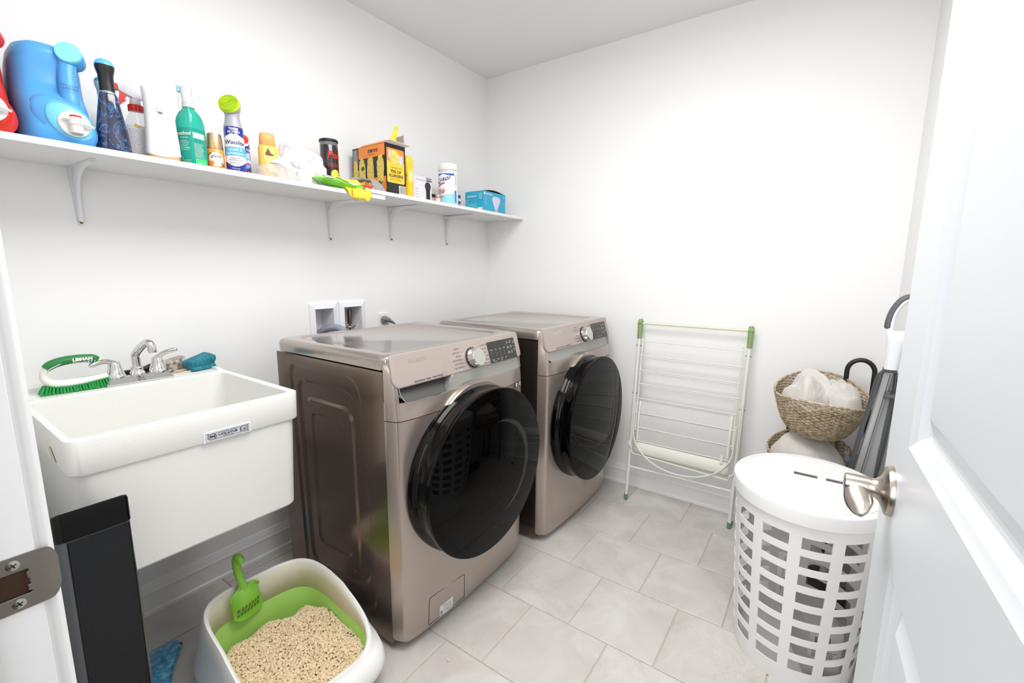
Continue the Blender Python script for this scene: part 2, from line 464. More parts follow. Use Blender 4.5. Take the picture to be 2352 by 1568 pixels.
# ---------------------------------------------------------------- washer and dryer
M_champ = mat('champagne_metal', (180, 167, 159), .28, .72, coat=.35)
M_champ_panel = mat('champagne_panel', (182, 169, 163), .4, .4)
M_champ_shaded = mat('champagne_side_shaded', (128, 112, 102), .24, .92, coat=.25)  # same champagne, darkened in colour for the dim surroundings the sides reflect
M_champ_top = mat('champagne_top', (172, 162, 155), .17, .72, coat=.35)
M_silver = mat('silver_plastic', (172, 172, 168), .3, .5)
M_scoop = mat('scoop_grey', (92, 92, 92), .35, .5)
M_black = mat('black_gloss', (2, 2, 3), .03, 0, spec=.10)
M_blackring = mat('black_ring', (4, 4, 5), .10, 0, spec=.22)
M_blackp = mat('black_plastic', (18, 18, 19), .4)
M_display = mat('display_black', (38, 38, 38), .12)
M_chrome = mat('chrome', (215, 215, 215), .06, 1)
M_knobtop = mat('knob_cap', (205, 205, 200), .25, .9)
M_textdark = mat('print_dark', (70, 60, 56), .5)
M_textlight = mat('print_light', (225, 225, 222), .5)
M_textgrey = mat('print_silver', (212, 206, 202), .3, .4)
M_blueprint = mat('print_blue', (150, 190, 225), .5)
M_label_w = mat('label_white', (235, 235, 232), .5)
M_print = mat('print_black', (25, 25, 28), .5)
AW, AD, AZ = .703, .609, .953
def roundpoly(P, r, n=5):
    out = []; K = len(P)
    for i in range(K):
        p0, p, p1 = Vector(P[i-1]), Vector(P[i]), Vector(P[(i+1) % K]); rr = r[i] if isinstance(r, list) else r
        a = (p0-p).normalized(); b = (p1-p).normalized()
        A = p+a*rr; B = p+b*rr
        for k in range(n+1):
            t = k/n; q = A*(1-t)**2+p*2*t*(1-t)+B*t*t
            out.append((q.x, q.y))
    return out
def edgeS(lx, ins):
    """front bulge profile across the width: 0 at the seam, 1 over the face"""
    d = min(lx, AW-lx)-ins
    if d <= 0: return 0
    pts = [(0, 0), (.012, .50), (.0135, .545), (.0155, .585), (.0185, .62), (.0225, .65), (.03, .685), (.045, .735), (.065, .785), (.09, .83), (.12, .87), (.2, .945), (.3, .99), (.35, 1.0)]
    for (a, s0), (b, s1) in zip(pts, pts[1:]):
        if d <= b: return s0+(s1-s0)*(d-a)/(b-a)
    return 1
def depth(z):
    P = [(.022, .050), (.032, .061), (.05, .066), (.3, .070), (.795, .068), (.853, .060), (.9, .052), (.998, .012)]
    if z <= P[0][0]: return P[0][1]
    for (a, s0), (b, s1) in zip(P, P[1:]):
        if z <= b: return s0+(s1-s0)*(z-a)/(b-a)
    return P[-1][1]
def YF(lx, z): return -depth(z)*edgeS(lx, 0)
LX = [0, .004, .008, .012, .0135, .0155, .0185, .0225, .03, .045, .065, .09, .12, .2, .3]
LXS = LX+[AW/2]+[AW-x for x in reversed(LX)]
def fascia(z0, z1, nz, foot=False):
    secs = []; zs = [z0+(z1-z0)*k/nz for k in range(nz+1)]
    if foot: zs = [z0, z0+.002, z0+.006, z0+.012, z0+.02, z0+.032]+zs[1:]
    for z in zs:
        ins = 0
        if foot:
            q = max(0, 1-(z-z0)/.03); ins = .022*q*q
        secs.append([(min(max(lx, ins), AW-ins), (-depth(z)*edgeS(lx, ins)), z) for lx in LXS]+[(AW-ins, .0015, z), (ins, .0015, z)])
    return MB().loft(secs)
def appliance(kind, label, loc, ovx, group=None):
    wash = kind == 'washer'
    T = thing(kind, label, 'washer' if wash else 'dryer', loc)
    # cabinet with pressed side panels
    mb = MB()
    def side(x, sg):
        def oc(P, r, dx): return [(x+sg*dx, p[0], p[1]) for p in roundpoly(P, r)]
        outer = [(0.002, .022), (AD, .022), (AD, AZ-.004), (0.002, AZ-.004)]
        e1 = [(.072, .085), (.50, .075), (.53, .915), (.115, .920)]
        e2 = [(.10, .17), (.47, .12), (.493, .862), (.138, .866)]
        e3 = [(.165, .195), (.45, .17), (.452, .80), (.17, .80)]
        e4 = [(.207, .245), (.415, .235), (.415, .748), (.213, .748)]
        L = [oc(outer, .004, 0), oc(e1, [.08, .07, .04, .09], 0), oc([(a+(.011 if a < .3 else -.011), z+(.011 if z < .5 else -.011)) for a, z in e1], [.08, .07, .04, .09], .0055)]
        ins = lambda P, d: [(a+(d if a < .3 else -d), z+(d if z < .5 else -d)) for a, z in P]
        L += [oc(e2, [.09, .08, .05, .10], .0055), oc(ins(e2, .010), [.09, .08, .05, .10], .0125)]
        L += [oc(e3, [.06, .06, .04, .06], .0125), oc(ins(e3, .009), [.06, .06, .04, .06], .007)]
        L += [oc(e4, [.035, .04, .03, .05], .007), oc(ins(e4, .008), [.035, .04, .03, .05], .012)]
        if sg > 0: mb.loft(L, False, True)
        else: mb.loft([list(reversed(q)) for q in L], False, True)
    side(0, 1); side(AW, -1)
    v0 = [(0, .002), (0, AD), (AW, AD), (AW, .002)]
    mb.add([(0, .002, .022), (AW, .002, .022), (AW, AD, .022), (0, AD, .022), (0, .002, AZ-.004), (AW, .002, AZ-.004), (AW, AD, AZ-.004), (0, AD, AZ-.004)],
           [(0, 1, 2, 3), (7, 6, 5, 4), (2, 6, 7, 3), (0, 4, 5, 1)])
    build('cabinet', mb, M_champ_shaded, T, smooth=14, fix=True, bevel=.003, seg=3)
    # lid with shallow recess
    mb = MB(); zt = .998; secs = []
    for ins, z in ((.004, AZ), (0, AZ+.001), (-.001, AZ+.028), (.001, AZ+.037), (.006, AZ+.043), (.014, zt)):
        w_, d_ = AW-2*ins, AD+.012-2*ins
        secs.append(at(rrect(w_, d_, .03, 5, AW/2, AD/2-.008), z))
    for (a, b, c, d), r, z in (((.055, .625, .035, .560), .03, zt), ((.062, .618, .042, .553), .026, zt-.0035)):
        secs.append(at(rrect(b-a, d-c, r, 5, (a+b)/2, (c+d)/2), z))
    mb.loft(secs)
    build('lid', mb, M_champ_top, T, smooth=40, fix=True)
    # front fascia: lower panel, upper panel, end posts
    build('front_panel', fascia(.020, .795, 12, True), M_champ, T, smooth=40)
    build('upper_panel', fascia(.7975, .853, 3), M_champ, T, smooth=40)
    mb = MB()
    for sg in (0, 1):
        secs = []
        for z in [.853+.145*k/6 for k in range(7)]:
            xs_ = [0, .004, .008, .012, .0135, .0155, .0185]
            q = [(x, -depth(z)*edgeS(x, 0)) for x in xs_]+[(.024, -depth(z)*.70), (.027, .0)]
            if sg: q = [(AW-x, y) for x, y in reversed(q)]
            secs.append([(x, y, min(z, .985)) for x, y in q])
        mb.loft(secs)
    mb.box(.025, AW-.025, -.006, .008, .853, .985)
    build('front_frame', mb, M_champ, T, smooth=40)
    # silver band under the control panel
    x0 = .255 if wash else .022
    band = [(x0-.04 if wash else .045, .853), (AW-.03, .853), (AW-.018, .862), (AW-.017, .906), (x0 if wash else .02, .906)] if wash else [(.048, .853), (AW-.03, .853), (AW-.018, .862), (AW-.017, .906), (.020, .906), (.024, .872)]
    band = roundpoly(band, .004, 2)
    build('trim_band', MB().loft([[(x, -depth(z)*edgeS(x, 0)+.003, z) for x, z in band], [(x, -.004, z) for x, z in band]]), M_silver, T, smooth=30)
    if wash:
        mb = MB()
        def sp_(u, v):
            L_, R_ = .0205+.030*(1-v)**3, .205+.048*v; x = L_+(R_-L_)*u; z = .8545+.051*v
            return (x, -.0585+.046*min(1, v*1.15)**.8-.004*sin(pi*u)*(v > 0), z)
        mb.grid(sp_, 16, 8)
        build('handle_scoop', mb, M_scoop, T, smooth=60)
        pth = [(.0205, -.046, .905), (.024, -.050, .880), (.034, -.0565, .862), (.05, -.0590, .8545), (.12, -.0605, .853), (.20, -.0605, .853), (.213, -.0595, .8575), (.232, -.056, .878), (.25, -.052, .902)]
        build('scoop_rim', MB().tube(spline(pth, 6), .0013, 6), M_chrome, T, smooth=60)
    # control panel (tilted plate with round corners)
    A = Vector((0, -.030, .896)); B = Vector((0, -.004, .9985)); V = (B-A).normalized(); Np = Vector((0, -V.z, V.y)); L = (B-A).length
    def PP(u, v, off=0): return Vector((u, 0, 0))+A+V*v+Np*(off+.019*(edgeS(u, 0)-.45)*max(0, 1-v/L*.75))
    u0, u1 = .009, AW-.008
    def xr_(v):
        e = .030; q = max(0, 1-v/e); q2 = max(0, 1-(L-v)/.018)
        return .026*(1-sqrt(max(0, 1-q*q)))+.006*(v/L)+.010*(1-sqrt(max(0, 1-q2*q2)))
    def psec(v, off, sh=0):
        a, b = u0+xr_(v)+sh, u1-xr_(v)-sh
        st = [0, .008, .018, .03, .045, .07, .1, .15, .22, .3, .4, .5, .6, .7, .78, .85, .9, .93, .955, .97, .982, .992, 1]
        fr = [PP(a+(b-a)*t, v, off-(.0015 if t in (0, 1) else 0)) for t in st]
        return fr+[PP(b, v, -.012), PP(a, v, -.012)]
    vs_ = [0, .0012, .003, .006, .010, .016, .023, .030, .045, .06, .075, L-.018, L-.012, L-.007, L-.003, L]
    mb = MB(); mb.loft([psec(v, .0045 if v in (0, L) else (.0065 if v in (.0012,) else .0075)) for v in vs_])
    pan = build('control_panel', mb, M_champ_panel, T, smooth=40)
    F = lambda u, v: PP(u, v, .0082)
    O = .0082
    kx, kv = .379, .041
    ks = MB()
    def kn(r, h, n=40): return [PP(kx+r*cos(2*pi*i/n), kv+r*sin(2*pi*i/n), O+h) for i in range(n)]
    build('knob_ring', MB().loft([kn(.0385, -.001), kn(.0385, .003), kn(.036, .004)]), M_blackp, pan, smooth=40)
    kb = build('knob', MB().loft([kn(.0345, .0), kn(.0345, .014), kn(.0325, .022), kn(.0325, .030), kn(.0315, .0315)]), M_chrome, pan, smooth=40)
    build('knob_cap', MB().loft([kn(.0312, .030), kn(.0305, .0325)]), M_knobtop, kb, smooth=30)
    mb = MB()
    for i in range(18):
        a = pi/2+2*pi*i/18; c, s_ = cos(a), sin(a)
        mb.add([PP(kx+c*.0352-s_*.0006, kv+s_*.0352+c*.0006, O+.0045), PP(kx+c*.0352+s_*.0006, kv+s_*.0352-c*.0006, O+.0045), PP(kx+c*.038+s_*.0006, kv+s_*.038-c*.0006, O+.0045), PP(kx+c*.038-s_*.0006, kv+s_*.038+c*.0006, O+.0045)], [(0, 1, 2, 3)])
    build('dial_mark', mb, M_textlight, pan, smooth=0)
    dx0, dx1, dv0, dv1 = .474, .654, -.003, .083
    dq = roundpoly([(dx0, .002), (dx1, .002), (dx1, .084), (dx0, .084)], .004, 4)
    build('display', MB().loft([[PP(u, v, O-.003) for u, v in dq], [PP(u, v, O+.0008) for u, v in dq]]), M_display, pan, smooth=30)
    D = lambda u, v: PP(u, v, O+.0012)
    mb = MB()
    cols = [(.492, 'Temp'), (.522, 'Rinse'), (.548, 'Spin'), (.575, 'Soil')] if wash else [(.492, 'Dry'), (.520, 'Temp'), (.548, 'Time'), (.575, 'Level')]
    heads = ['Ex Hot', 'Extra', 'High', 'Heavy'] if wash else ['More', 'High', '60', 'Low']
    for (cx_, t), hd in zip(cols, heads):
        letter(mb, hd, .0055, lambda a, b: D(cx_+a, .052+b))
        for k in range(4): decal(mb, cx_-.004, cx_-.0025, .0445-.0065*k, .0458-.0065*k, D, 1, 1)
        letter(mb, t, .0065, lambda a, b: D(cx_+a, .0135+b))
    for r_, row in enumerate([('Pre\nSoak', 'Extra\nRinse'), ('Super\nSpeed', 'Delay\nEnd'), ('Smart\nControl', 'Smart\nCare')]):
        for q, t in enumerate(row):
            letter(mb, t, .0058, lambda a, b: D(.602+.021*q+a, .070-.0205*r_+b))
    letter(mb, 'Child Lock', .005, lambda a, b: D(.50+a, .0065+b)); letter(mb, 'Steam', .005, lambda a, b: D(.545+a, .0065+b))
    def ring(cx_, cv, r, t=.0008, n=20, a0=0, a1=2*pi):
        for i in range(n):
            b0, b1 = a0+(a1-a0)*i/n, a0+(a1-a0)*(i+1)/n
            mb.add([D(cx_+r*cos(b0), cv+r*sin(b0)), D(cx_+r*cos(b1), cv+r*sin(b1)), D(cx_+(r+t)*cos(b1), cv+(r+t)*sin(b1)), D(cx_+(r+t)*cos(b0), cv+(r+t)*sin(b0))], [(0, 3, 2, 1)])
    ring(.644, .066, .0042); decal(mb, .640, .648, .050, .0508, D, 1, 1)
    letter(mb, 'DII', .008, lambda a, b: D(.644+a, .036+b)); letter(mb, 'START', .0032, lambda a, b: D(.644+a, .0285+b))
    build('display_marks', mb, M_textlight, pan, smooth=0)
    mb = MB()
    left = ['NORMAL', 'HEAVY DUTY', 'BEDDING', 'STEAM NORMAL', 'STEAM WHITES', 'STEAM SANITIZE'] if wash else ['NORMAL', 'HEAVY DUTY', 'BEDDING', 'TIME DRY', 'STEAM REFRESH', 'STEAM SANITIZE']
    right = ['QUICK WASH', 'DELICATES', 'TOWELS', 'RINSE + SPIN', 'SELF CLEAN', 'DOWNLOADED'] if wash else ['QUICK DRY', 'DELICATES', 'TOWELS', 'AIR FLUFF', 'WOOL', 'DOWNLOADED']
    for i, t in enumerate(left):
        v = .083-.0132*i; letter(mb, t, .0062, lambda a, b: F(kx-.060+a+(0, .002, .005, .005, .005, .004)[i]-.004, v+b), align='RIGHT')
        decal(mb, kx-.058, kx-.043-.006*(i in (0, 5)), v-.0002, v+.0003, F, 1, 1)
    for i, t in enumerate(right):
        v = .078-.0138*i; letter(mb, t, .0062, lambda a, b: F(kx+.055+a, v+b), align='LEFT')
        decal(mb, kx+.043, kx+.052, v-.0002, v+.0003, F, 1, 1)
    letter(mb, 'SuperSpeed  Steam  SmartThings' if wash else 'Sensor Dry   Steam   SmartThings', .0092, lambda a, b: F(.088+a, .010+b), align='LEFT', bold=.0001)
    for q in ((.213, .218, .007, .0075), (.213, .2135, .007, .017), (.222, .2225, .007, .017), (.213, .2225, .0165, .017)): decal(mb, *q, F, 1, 1)
    build('lettering', mb, M_textdark, pan, smooth=0)
    mb = MB(); letter(mb, 'SAMSUNG', .0175, lambda a, b: F(.082+a, .076+b), align='LEFT', bold=.0004, sx=1.05)
    build('badge', mb, M_textgrey if not wash else mat('print_faint', (187, 174, 168), .4, .4), pan, smooth=0, label='raised brand lettering')
    mb = MB(); decal(mb, kx-.078, kx-.072, .003, .011, F, 1, 1); letter(mb, 'Steam Sanitize+', .0045, lambda a, b: F(kx-.070+a, .007+b), align='LEFT')
    build('blue_mark', mb, M_blueprint, pan, smooth=0)
    if wash: build('drawer_seam', MB().box(.2325, .2332, 0, .0002, 0, .001).xf(Matrix.Identity(4)) if 0 else decal(MB(), .2325, .2331, .004, .098, F, 1, 4), M_textgrey, pan, smooth=0)
    # porthole door
    cx, cz = ovx
    rx, rz = (.318, .300) if wash else (.305, .303)
    def el(k, h, n=96): return [(cx+rx*k*cos(2*pi*i/n), -h, cz+rz*k*sin(2*pi*i/n)) for i in range(n)]
    R = build('door_ring', MB().loft([el(.90, .050), el(1.0, .056), el(1.0, .078), el(.985, .084), el(.972, .090), el(.970, .100), el(.985, .122), el(.995, .134), el(1.0, .144), el(.998, .148), el(.985, .150)], cap0=False), M_blackring, T, smooth=40)
    gl = MB(); secs = []
    for k in range(13):
        t = k/12; secs.append(el(.988*(1-t)+.001, .1505+.016*(1-(1-t)**2.2)))
    build('door_glass', gl.loft(secs, False, True), M_black, R, smooth=60)
    if wash:
        mb = MB()
        def bw(u, v):
            a = radians(-78+165*u); wdt = .085*sin(pi*u)**.8; kk = .600+wdt*(v-.15); t = 1-kk/.988
            return (cx+rx*kk*cos(a), -(.1505+.016*(1-(1-t)**2.2)+.0006), cz+rz*kk*sin(a))
        mb.grid(bw, 30, 4)
        build('bowl_lit_arc', mb, mat('bowl_lit_grey', (26, 27, 30), .3, .2), R, smooth=60)  # arc laid on the glass, painting in the lit right side of the bowl
    # a moulded collar behind the ring
    build('door_collar', MB().loft([[(x, y, z+.100) for x, y, z in el(*q)] for q in ((.725, .056), (.722, .074), (.712, .079), (.66, .079))]), M_champ, T, smooth=40)
    mb = MB()
    for fx, fy in ((.05, .03), (AW-.05, .03), (.05, AD-.05), (AW-.05, AD-.05)):
        f = build('foot', MB().lathe([(.016, 0), (.016, .006), (.007, .007), (.007, .026)], 16, (fx, fy, 0)), M_blackp, T)
    # stickers
    S = lambda u, v: (u, YF(u, v)-.0008, v)
    mb = MB(); decal(mb, .610, .676, .778, .797, S, 10, 1); lb = build('energy_sticker', mb, mat('sticker_black', (48, 50, 54), .35), T, smooth=0)
    S2 = lambda u, v: (u, YF(u, v)-.0012, v)
    mb = MB(); decal(mb, .626, .637, .779, .796, S2, 2, 1); decal(mb, .660, .670, .779, .796, S2, 2, 1); decal(mb, .613, .620, .789, .7905, S2, 1, 1)
    for k in range(3): decal(mb, .640, .656, .783+.004*k, .7842+.004*k, S2, 2, 1)
    build('sticker_marks', mb, M_label_w, lb, smooth=0)
    if wash:
        q = roundpoly([(.107, .045), (.284, .045), (.284, .140), (.112, .148)], [.006, .006, .006, .014], 4)
        mb = MB(); mb.tube([(u, YF(u, v)-.0001, v) for u, v in q], .0011, 5, closed=True)
        fd = build('filter_cover', mb, M_print, T, smooth=0, label='thin dark outline of the filter cover')
        mb = MB(); decal(mb, .158, .222, .046, .088, S, 6, 1)
        sk = build('info_sticker', mb, M_label_w, T, smooth=0)
        mb = MB(); fakelines(mb, .176, .218, .079, .0042, 7, .0012, S2, 5); letter(mb, 'SAMSUNG', .006, lambda a, b: S2(.161+a, .084+b), align='LEFT')
        decal(mb, .161, .170, .050, .066, S2, 1, 1)
        build('sticker_print', mb, mat('print_grey', (150, 150, 150), .6), sk, smooth=0)
    return T
washer = appliance('washer', 'champagne front-load washer nearest the tub, with a dark handle scoop', (-1.605, -.859, 0), (.350, .545))
dryer = appliance('dryer', 'champagne front-load dryer in the far corner beside the drying rack', (-.8137, -.918, 0), (.333, .542))

# ---------------------------------------------------------------- wall outlet boxes, valves, hoses, socket
M_pvc = mat('white_pvc', (238, 238, 244), .3)
for i, (a, b) in enumerate(OB):
    T = thing('outlet_box', ['recessed white drain box in the wall with a grey corrugated hose', 'recessed white box in the wall with copper-coloured water valves'][i], 'wall box', ((a+b)/2, 0, .985))
    w2 = (b-a)/2; h0, h1 = -.085, .085
    mb = MB()
    def rc(ix, iz, y): return [(-w2-ix, y, h0-iz), (w2+ix, y, h0-iz), (w2+ix, y, h1+iz), (-w2-ix, y, h1+iz)]
    mb.loft([rc(.024, .026, 0), rc(.024, .026, -.006), rc(.021, .024, -.008), rc(.0, .0, -.014), rc(-.001, -.001, -.012), rc(-.003, -.003, .088)], False, True)
    build('frame', mb, M_pvc, T, smooth=0, bevel=.001, fix=True)
v = bpy.data.objects['outlet_box.001']; VX, VZ = -1.087+1.092, .935-.985
M_br = mat('antique_nickel', (120, 105, 95), .3, 1)
M_brass = mat('valve_brass', (215, 205, 185), .15, 1)
for x0_ in (-.027, .012):
    x = x0_+VX
    b_ = build('arrestor', MB().lathe([(.0, .045), (.0105, .045), (.0105, .112), (.009, .117), (0, .117)], 20, (x, .045, VZ), cap0=False, cap1=False), M_br, v)
    mb = MB(); mb.lathe([(.014, .018), (.016, .024), (.016, .030), (.009, .032), (.009, .046)], 8, (x, .045, VZ)); mb.lathe([(.009, -.02), (.009, .018)], 12, (x, .045, VZ))
    mb.tube([(x, .035, VZ+.022), (x-.004, .017, VZ+.026), (x+.004, .013, VZ+.034), (x+.012, .019, VZ+.037)], .0035, 8)
    build('valve_body', mb, M_brass, b_)
build('bonding_wire', MB().tube([(.045, -.050, .125), (.043, -.054, .09), (.034, -.05, .055), (.022, -.046, .034), (.006, -.05, .02), (-.03, -.052, .01), (-.075, -.056, .012), (-.12, -.058, .008)], .0012, 6).xf(Matrix.Translation((VX, .045, VZ))), mat('wire_white', (225, 222, 210), .5), v)
# corrugated drain hose
hp = [(-1.268, .045, .90), (-1.262, .035, .94), (-1.250, .015, .962), (-1.232, -.02, .979), (-1.213, -.06, .980), (-1.203, -.10, .962), (-1.198, -.125, .93), (-1.198, -.13, .86)]
hs_ = spline(hp, 12)
R_ = [.0155+.0012*(1 if i % 2 else -1) for i in range(len(hs_))]
tag(build('drain_hose', MB().tube(hs_, R_, 16), mat('hose_grey', (150, 156, 170), .45), smooth=80), 'grey corrugated hose bent over the edge of the drain box', 'hose')
so = thing('wall_socket', 'white wall socket behind the washer with a grey plug in it', 'socket', (-.900, 0, .967))
mb = MB(); mb.box(-.037, .037, -.006, 0, -.058, .058); build('cover_plate', mb, M_pvc, so, bevel=.003)
mb = MB(); mb.box(-.017, .017, -.0085, -.005, -.018, .018)
pg = thing('power_plug', 'grey moulded plug and cord in the wall socket', 'plug', (-.905, -.0065, .978))
mb = MB(); mb.tube([(-.012, -.006, .020), (-.002, -.018, .018), (.014, -.026, .010), (.03, -.028, .0), (.045, -.026, -.008)], [.012, .015, .0125, .008, .006], 12); mb.lathe([(.015, -.0005), (.0165, -.012), (.012, -.02)], 16, (-.002, 0, .008), 'y')
build('plug_body', mb, mat('plug_grey', (128, 128, 130), .5), pg)
build('cord', MB().tube(spline([(.045, -.026, -.008), (.06, -.024, -.02), (.068, -.024, -.05), (.06, -.03, -.12)]), .0045, 8), mat('plug_grey'), pg)

# ---------------------------------------------------------------- utility tub
M_tub = speckle(mat('tub_composite', (240, 240, 236), .4), (233, 233, 228), (241, 241, 237), 300, .30, .40, 5)
tx0, tx1, ty0, ty1, tz = -2.263, -1.748, -.640, -.012, .888
tub = thing('utility_tub', 'speckled white plastic utility tub fixed to the wall under the shelf', 'sink', ((tx0+tx1)/2, (ty0+ty1)/2, .53))
TWd, TDp = tx1-tx0, ty1-ty0; tzl = tz-.53
mb = MB()
def rs(w_, d_, r, z, cy=0): return at(rrect(w_, d_, r, 5, 0, cy), z)
secs = [rs(TWd-.045, TDp-.035, .03, 0), rs(TWd-.035, TDp-.025, .034, .006), rs(TWd-.016, TDp-.012, .03, .275), rs(TWd-.004, TDp-.003, .024, .2752), rs(TWd, TDp, .024, .279), rs(TWd+.003, TDp+.003, .022, tzl-.004), rs(TWd, TDp, .020, tzl)]
# inner opening keeps a deep ledge at the back
led = .150
iw, idp = TWd-.030, TDp-.016-led
icy = -TDp/2+.016+idp/2
secs += [rs(iw+.006, idp+.006, .03, tzl, icy), rs(iw, idp, .03, tzl-.004, icy), rs(iw-.03, idp-.02, .035, tzl-.20, icy), rs(iw-.06, idp-.05, .045, .030, icy), rs(iw-.12, idp-.11, .05, .016, icy)]
mb.loft(secs)
mb2 = build('basin', mb, M_tub, tub, smooth=24, fix=True)
mb = MB(); mb.box(-TWd/2+.004, TWd/2-.004, TDp/2-.016, TDp/2+.010, tzl-.002, tzl+.013); mb.box(TWd/2-.02, TWd/2-.004, TDp/2-.13, TDp/2-.005, tzl-.002, tzl+.007); mb.box(-TWd/2+.004, -TWd/2+.018, TDp/2-.13, TDp/2-.005, tzl-.002, tzl+.005)
build('back_lip', mb, M_tub, tub, bevel=.003)
build('drain', MB().lathe([(.03, .0165), (.03, .019), (.022, .018), (.02, .0165)], 24, (0, icy, 0)), M_chrome, tub)
build('drain_pipe', MB().tube([(0, icy, .002), (0, icy, -.06), (0, icy+.05, -.11), (0, icy+.12, -.08), (0, TDp/2-.03, -.08), (0, TDp/2+.01, -.08)], .02, 14), M_pvc, tub)
for sx in (-1, 1):
    mb = MB(); mb.box(sx*(TWd/2-.05)-.014, sx*(TWd/2-.05)+.014, TDp/2-.03, TDp/2+.011, -.06, 0); build('wall_bracket', mb, M_pvc, tub, bevel=.002)
# maker's plate
px0, px1, pz0, pz1 = .003, .108, .2785, .2985
PF = lambda u, v: (u, -TDp/2-.0035, .2885+(v-.288)*.76)
mb = MB(); mb.box(px0-.003, px1+.002, -TDp/2-.0030, -TDp/2+.006, pz0-.004, pz1+.003)
build('plate_tab', MB().box(px0-.008, px1+.006, -TDp/2-.0022, -TDp/2+.014, pz0-.0055, pz1+.004), M_tub, tub, bevel=.002)
pl = build('name_plate', mb, mat('plate_grey', (205, 208, 214), .35), tub, bevel=.001)
mb = MB()
def brd(a, b, c, d, t=.0009):
    for q in ((a, b, c, c+t), (a, b, d-t, d), (a, a+t, c, d), (b-t, b, c, d)): decal(mb, *q, PF, 1, 1)
def ring2(mb, cx_, cv, r, t, fn, n=28):
    for i in range(n):
        b0, b1 = 2*pi*i/n, 2*pi*(i+1)/n
        mb.add([fn(cx_+r*cos(b0), cv+r*sin(b0)), fn(cx_+r*cos(b1), cv+r*sin(b1)), fn(cx_+(r+t)*cos(b1), cv+(r+t)*sin(b1)), fn(cx_+(r+t)*cos(b0), cv+(r+t)*sin(b0))], [(0, 3, 2, 1)])
brd(.022, .086, .278, .299); ring2(mb, .0155, .288, .0098, .0012, PF); ring2(mb, .0155, .288, .0075, .0006, PF)
ring2(mb, .0945, .289, .0098, .0012, PF); ring2(mb, .0945, .289, .0070, .0006, PF)
letter(mb, 'EM', .0090, lambda a, b: PF(.0155+a, .288+b), bold=.0004); letter(mb, '18', .0075, lambda a, b: PF(.0945+a, .2875+b), bold=.0003)
letter(mb, 'UTILATUB', .0098, lambda a, b: PF(.054+a, .2885+b), bold=.0003, sx=1.05)
letter(mb, 'E.L. MUSTEE & SONS, INC.', .0037, lambda a, b: PF(.054+a, .2955+b), sx=1.1); letter(mb, 'CLEVELAND, OHIO', .003, lambda a, b: PF(.054+a, .2827+b)); letter(mb, 'U.S. PAT. NO. 3,562,823', .0026, lambda a, b: PF(.054+a, .2800+b))
for cx_, cy_ in ((.006, .299), (.104, .299), (.104, .278)): disc(mb, cx_, cy_, .0018, PF, 8)
build('plate_print', mb, M_print, pl, smooth=0)
mb = MB(); decal(mb, -.40+.1, -.36+.1, 0, .001, lambda u, v: (0, 0, 0), 1, 1)
SF = lambda u, v: (-TWd/2-.0019+(.0016 if v < .277 else 0), u, v)
mb = MB(); mb.add([SF(-.14, .31), SF(-.17, .316), SF(-.195, .296), SF(-.205, .284), SF(-.17, .288)], [(0, 1, 2, 3, 4)])
build('stain', mb, mat('rust_stain', (228, 216, 176), .6), tub, smooth=0)

# ---------------------------------------------------------------- faucet
fz = tz+.001
fc = thing('faucet', 'chrome two-handle faucet mounted on the back ledge of the tub', 'faucet', (-1.985, -.100, fz))
mb = MB()
mb.loft([at(roundpoly([(-.088, -.034), (.088, -.034), (.094, .034), (-.094, .034)], .006, 3), 0), at(roundpoly([(-.088, -.034), (.088, -.034), (.094, .034), (-.094, .034)], .006, 3), .004), at(roundpoly([(-.076, -.020), (.076, -.020), (.084, .030), (-.084, .030)], .006, 3), .021)])
build('base_plate', mb, M_chrome, fc, smooth=25)
mb = MB(); mb.lathe([(.021, .019), (.0205, .028), (.0165, .033), (.0175, .040), (.0155, .046)], 28, (0, .006, 0))
mb.tube(spline([(0, .006, .040), (0, .006, .074), (0, .005, .085), (.005, -.010, .101), (.014, -.036, .121), (.019, -.050, .128), (.023, -.060, .126), (.025, -.066, .116), (.026, -.068, .096)], 6), .0118, 20)
build('spout', mb, M_chrome, fc, smooth=60)
for i, sx in enumerate((-1, 1)):
    x = sx*.056
    mb = MB(); mb.lathe([(.027, .019), (.0265, .026), (.023, .033), (.019, .044), (.0165, .054), (.0155, .064), (.013, .070), (0, .071)], 28, (x, .004, 0), cap1=False)
    if i == 0: P = [(x+.004, .004, .062), (x-.008, .001, .071), (x-.022, -.005, .077), (x-.038, -.011, .077), (x-.053, -.016, .073), (x-.064, -.019, .070)]
    else: P = [(x-.004, .004, .060), (x+.003, -.002, .072), (x+.013, -.010, .081), (x+.026, -.018, .087), (x+.040, -.025, .091), (x+.050, -.030, .092)]
    mb.tube(spline(P, 5), [.0095]*6+[.0082]*14+[.0082, .0078, .007, .0060, .0045, .003], 14)
    build('tap_handle', mb, M_chrome, fc, smooth=60)
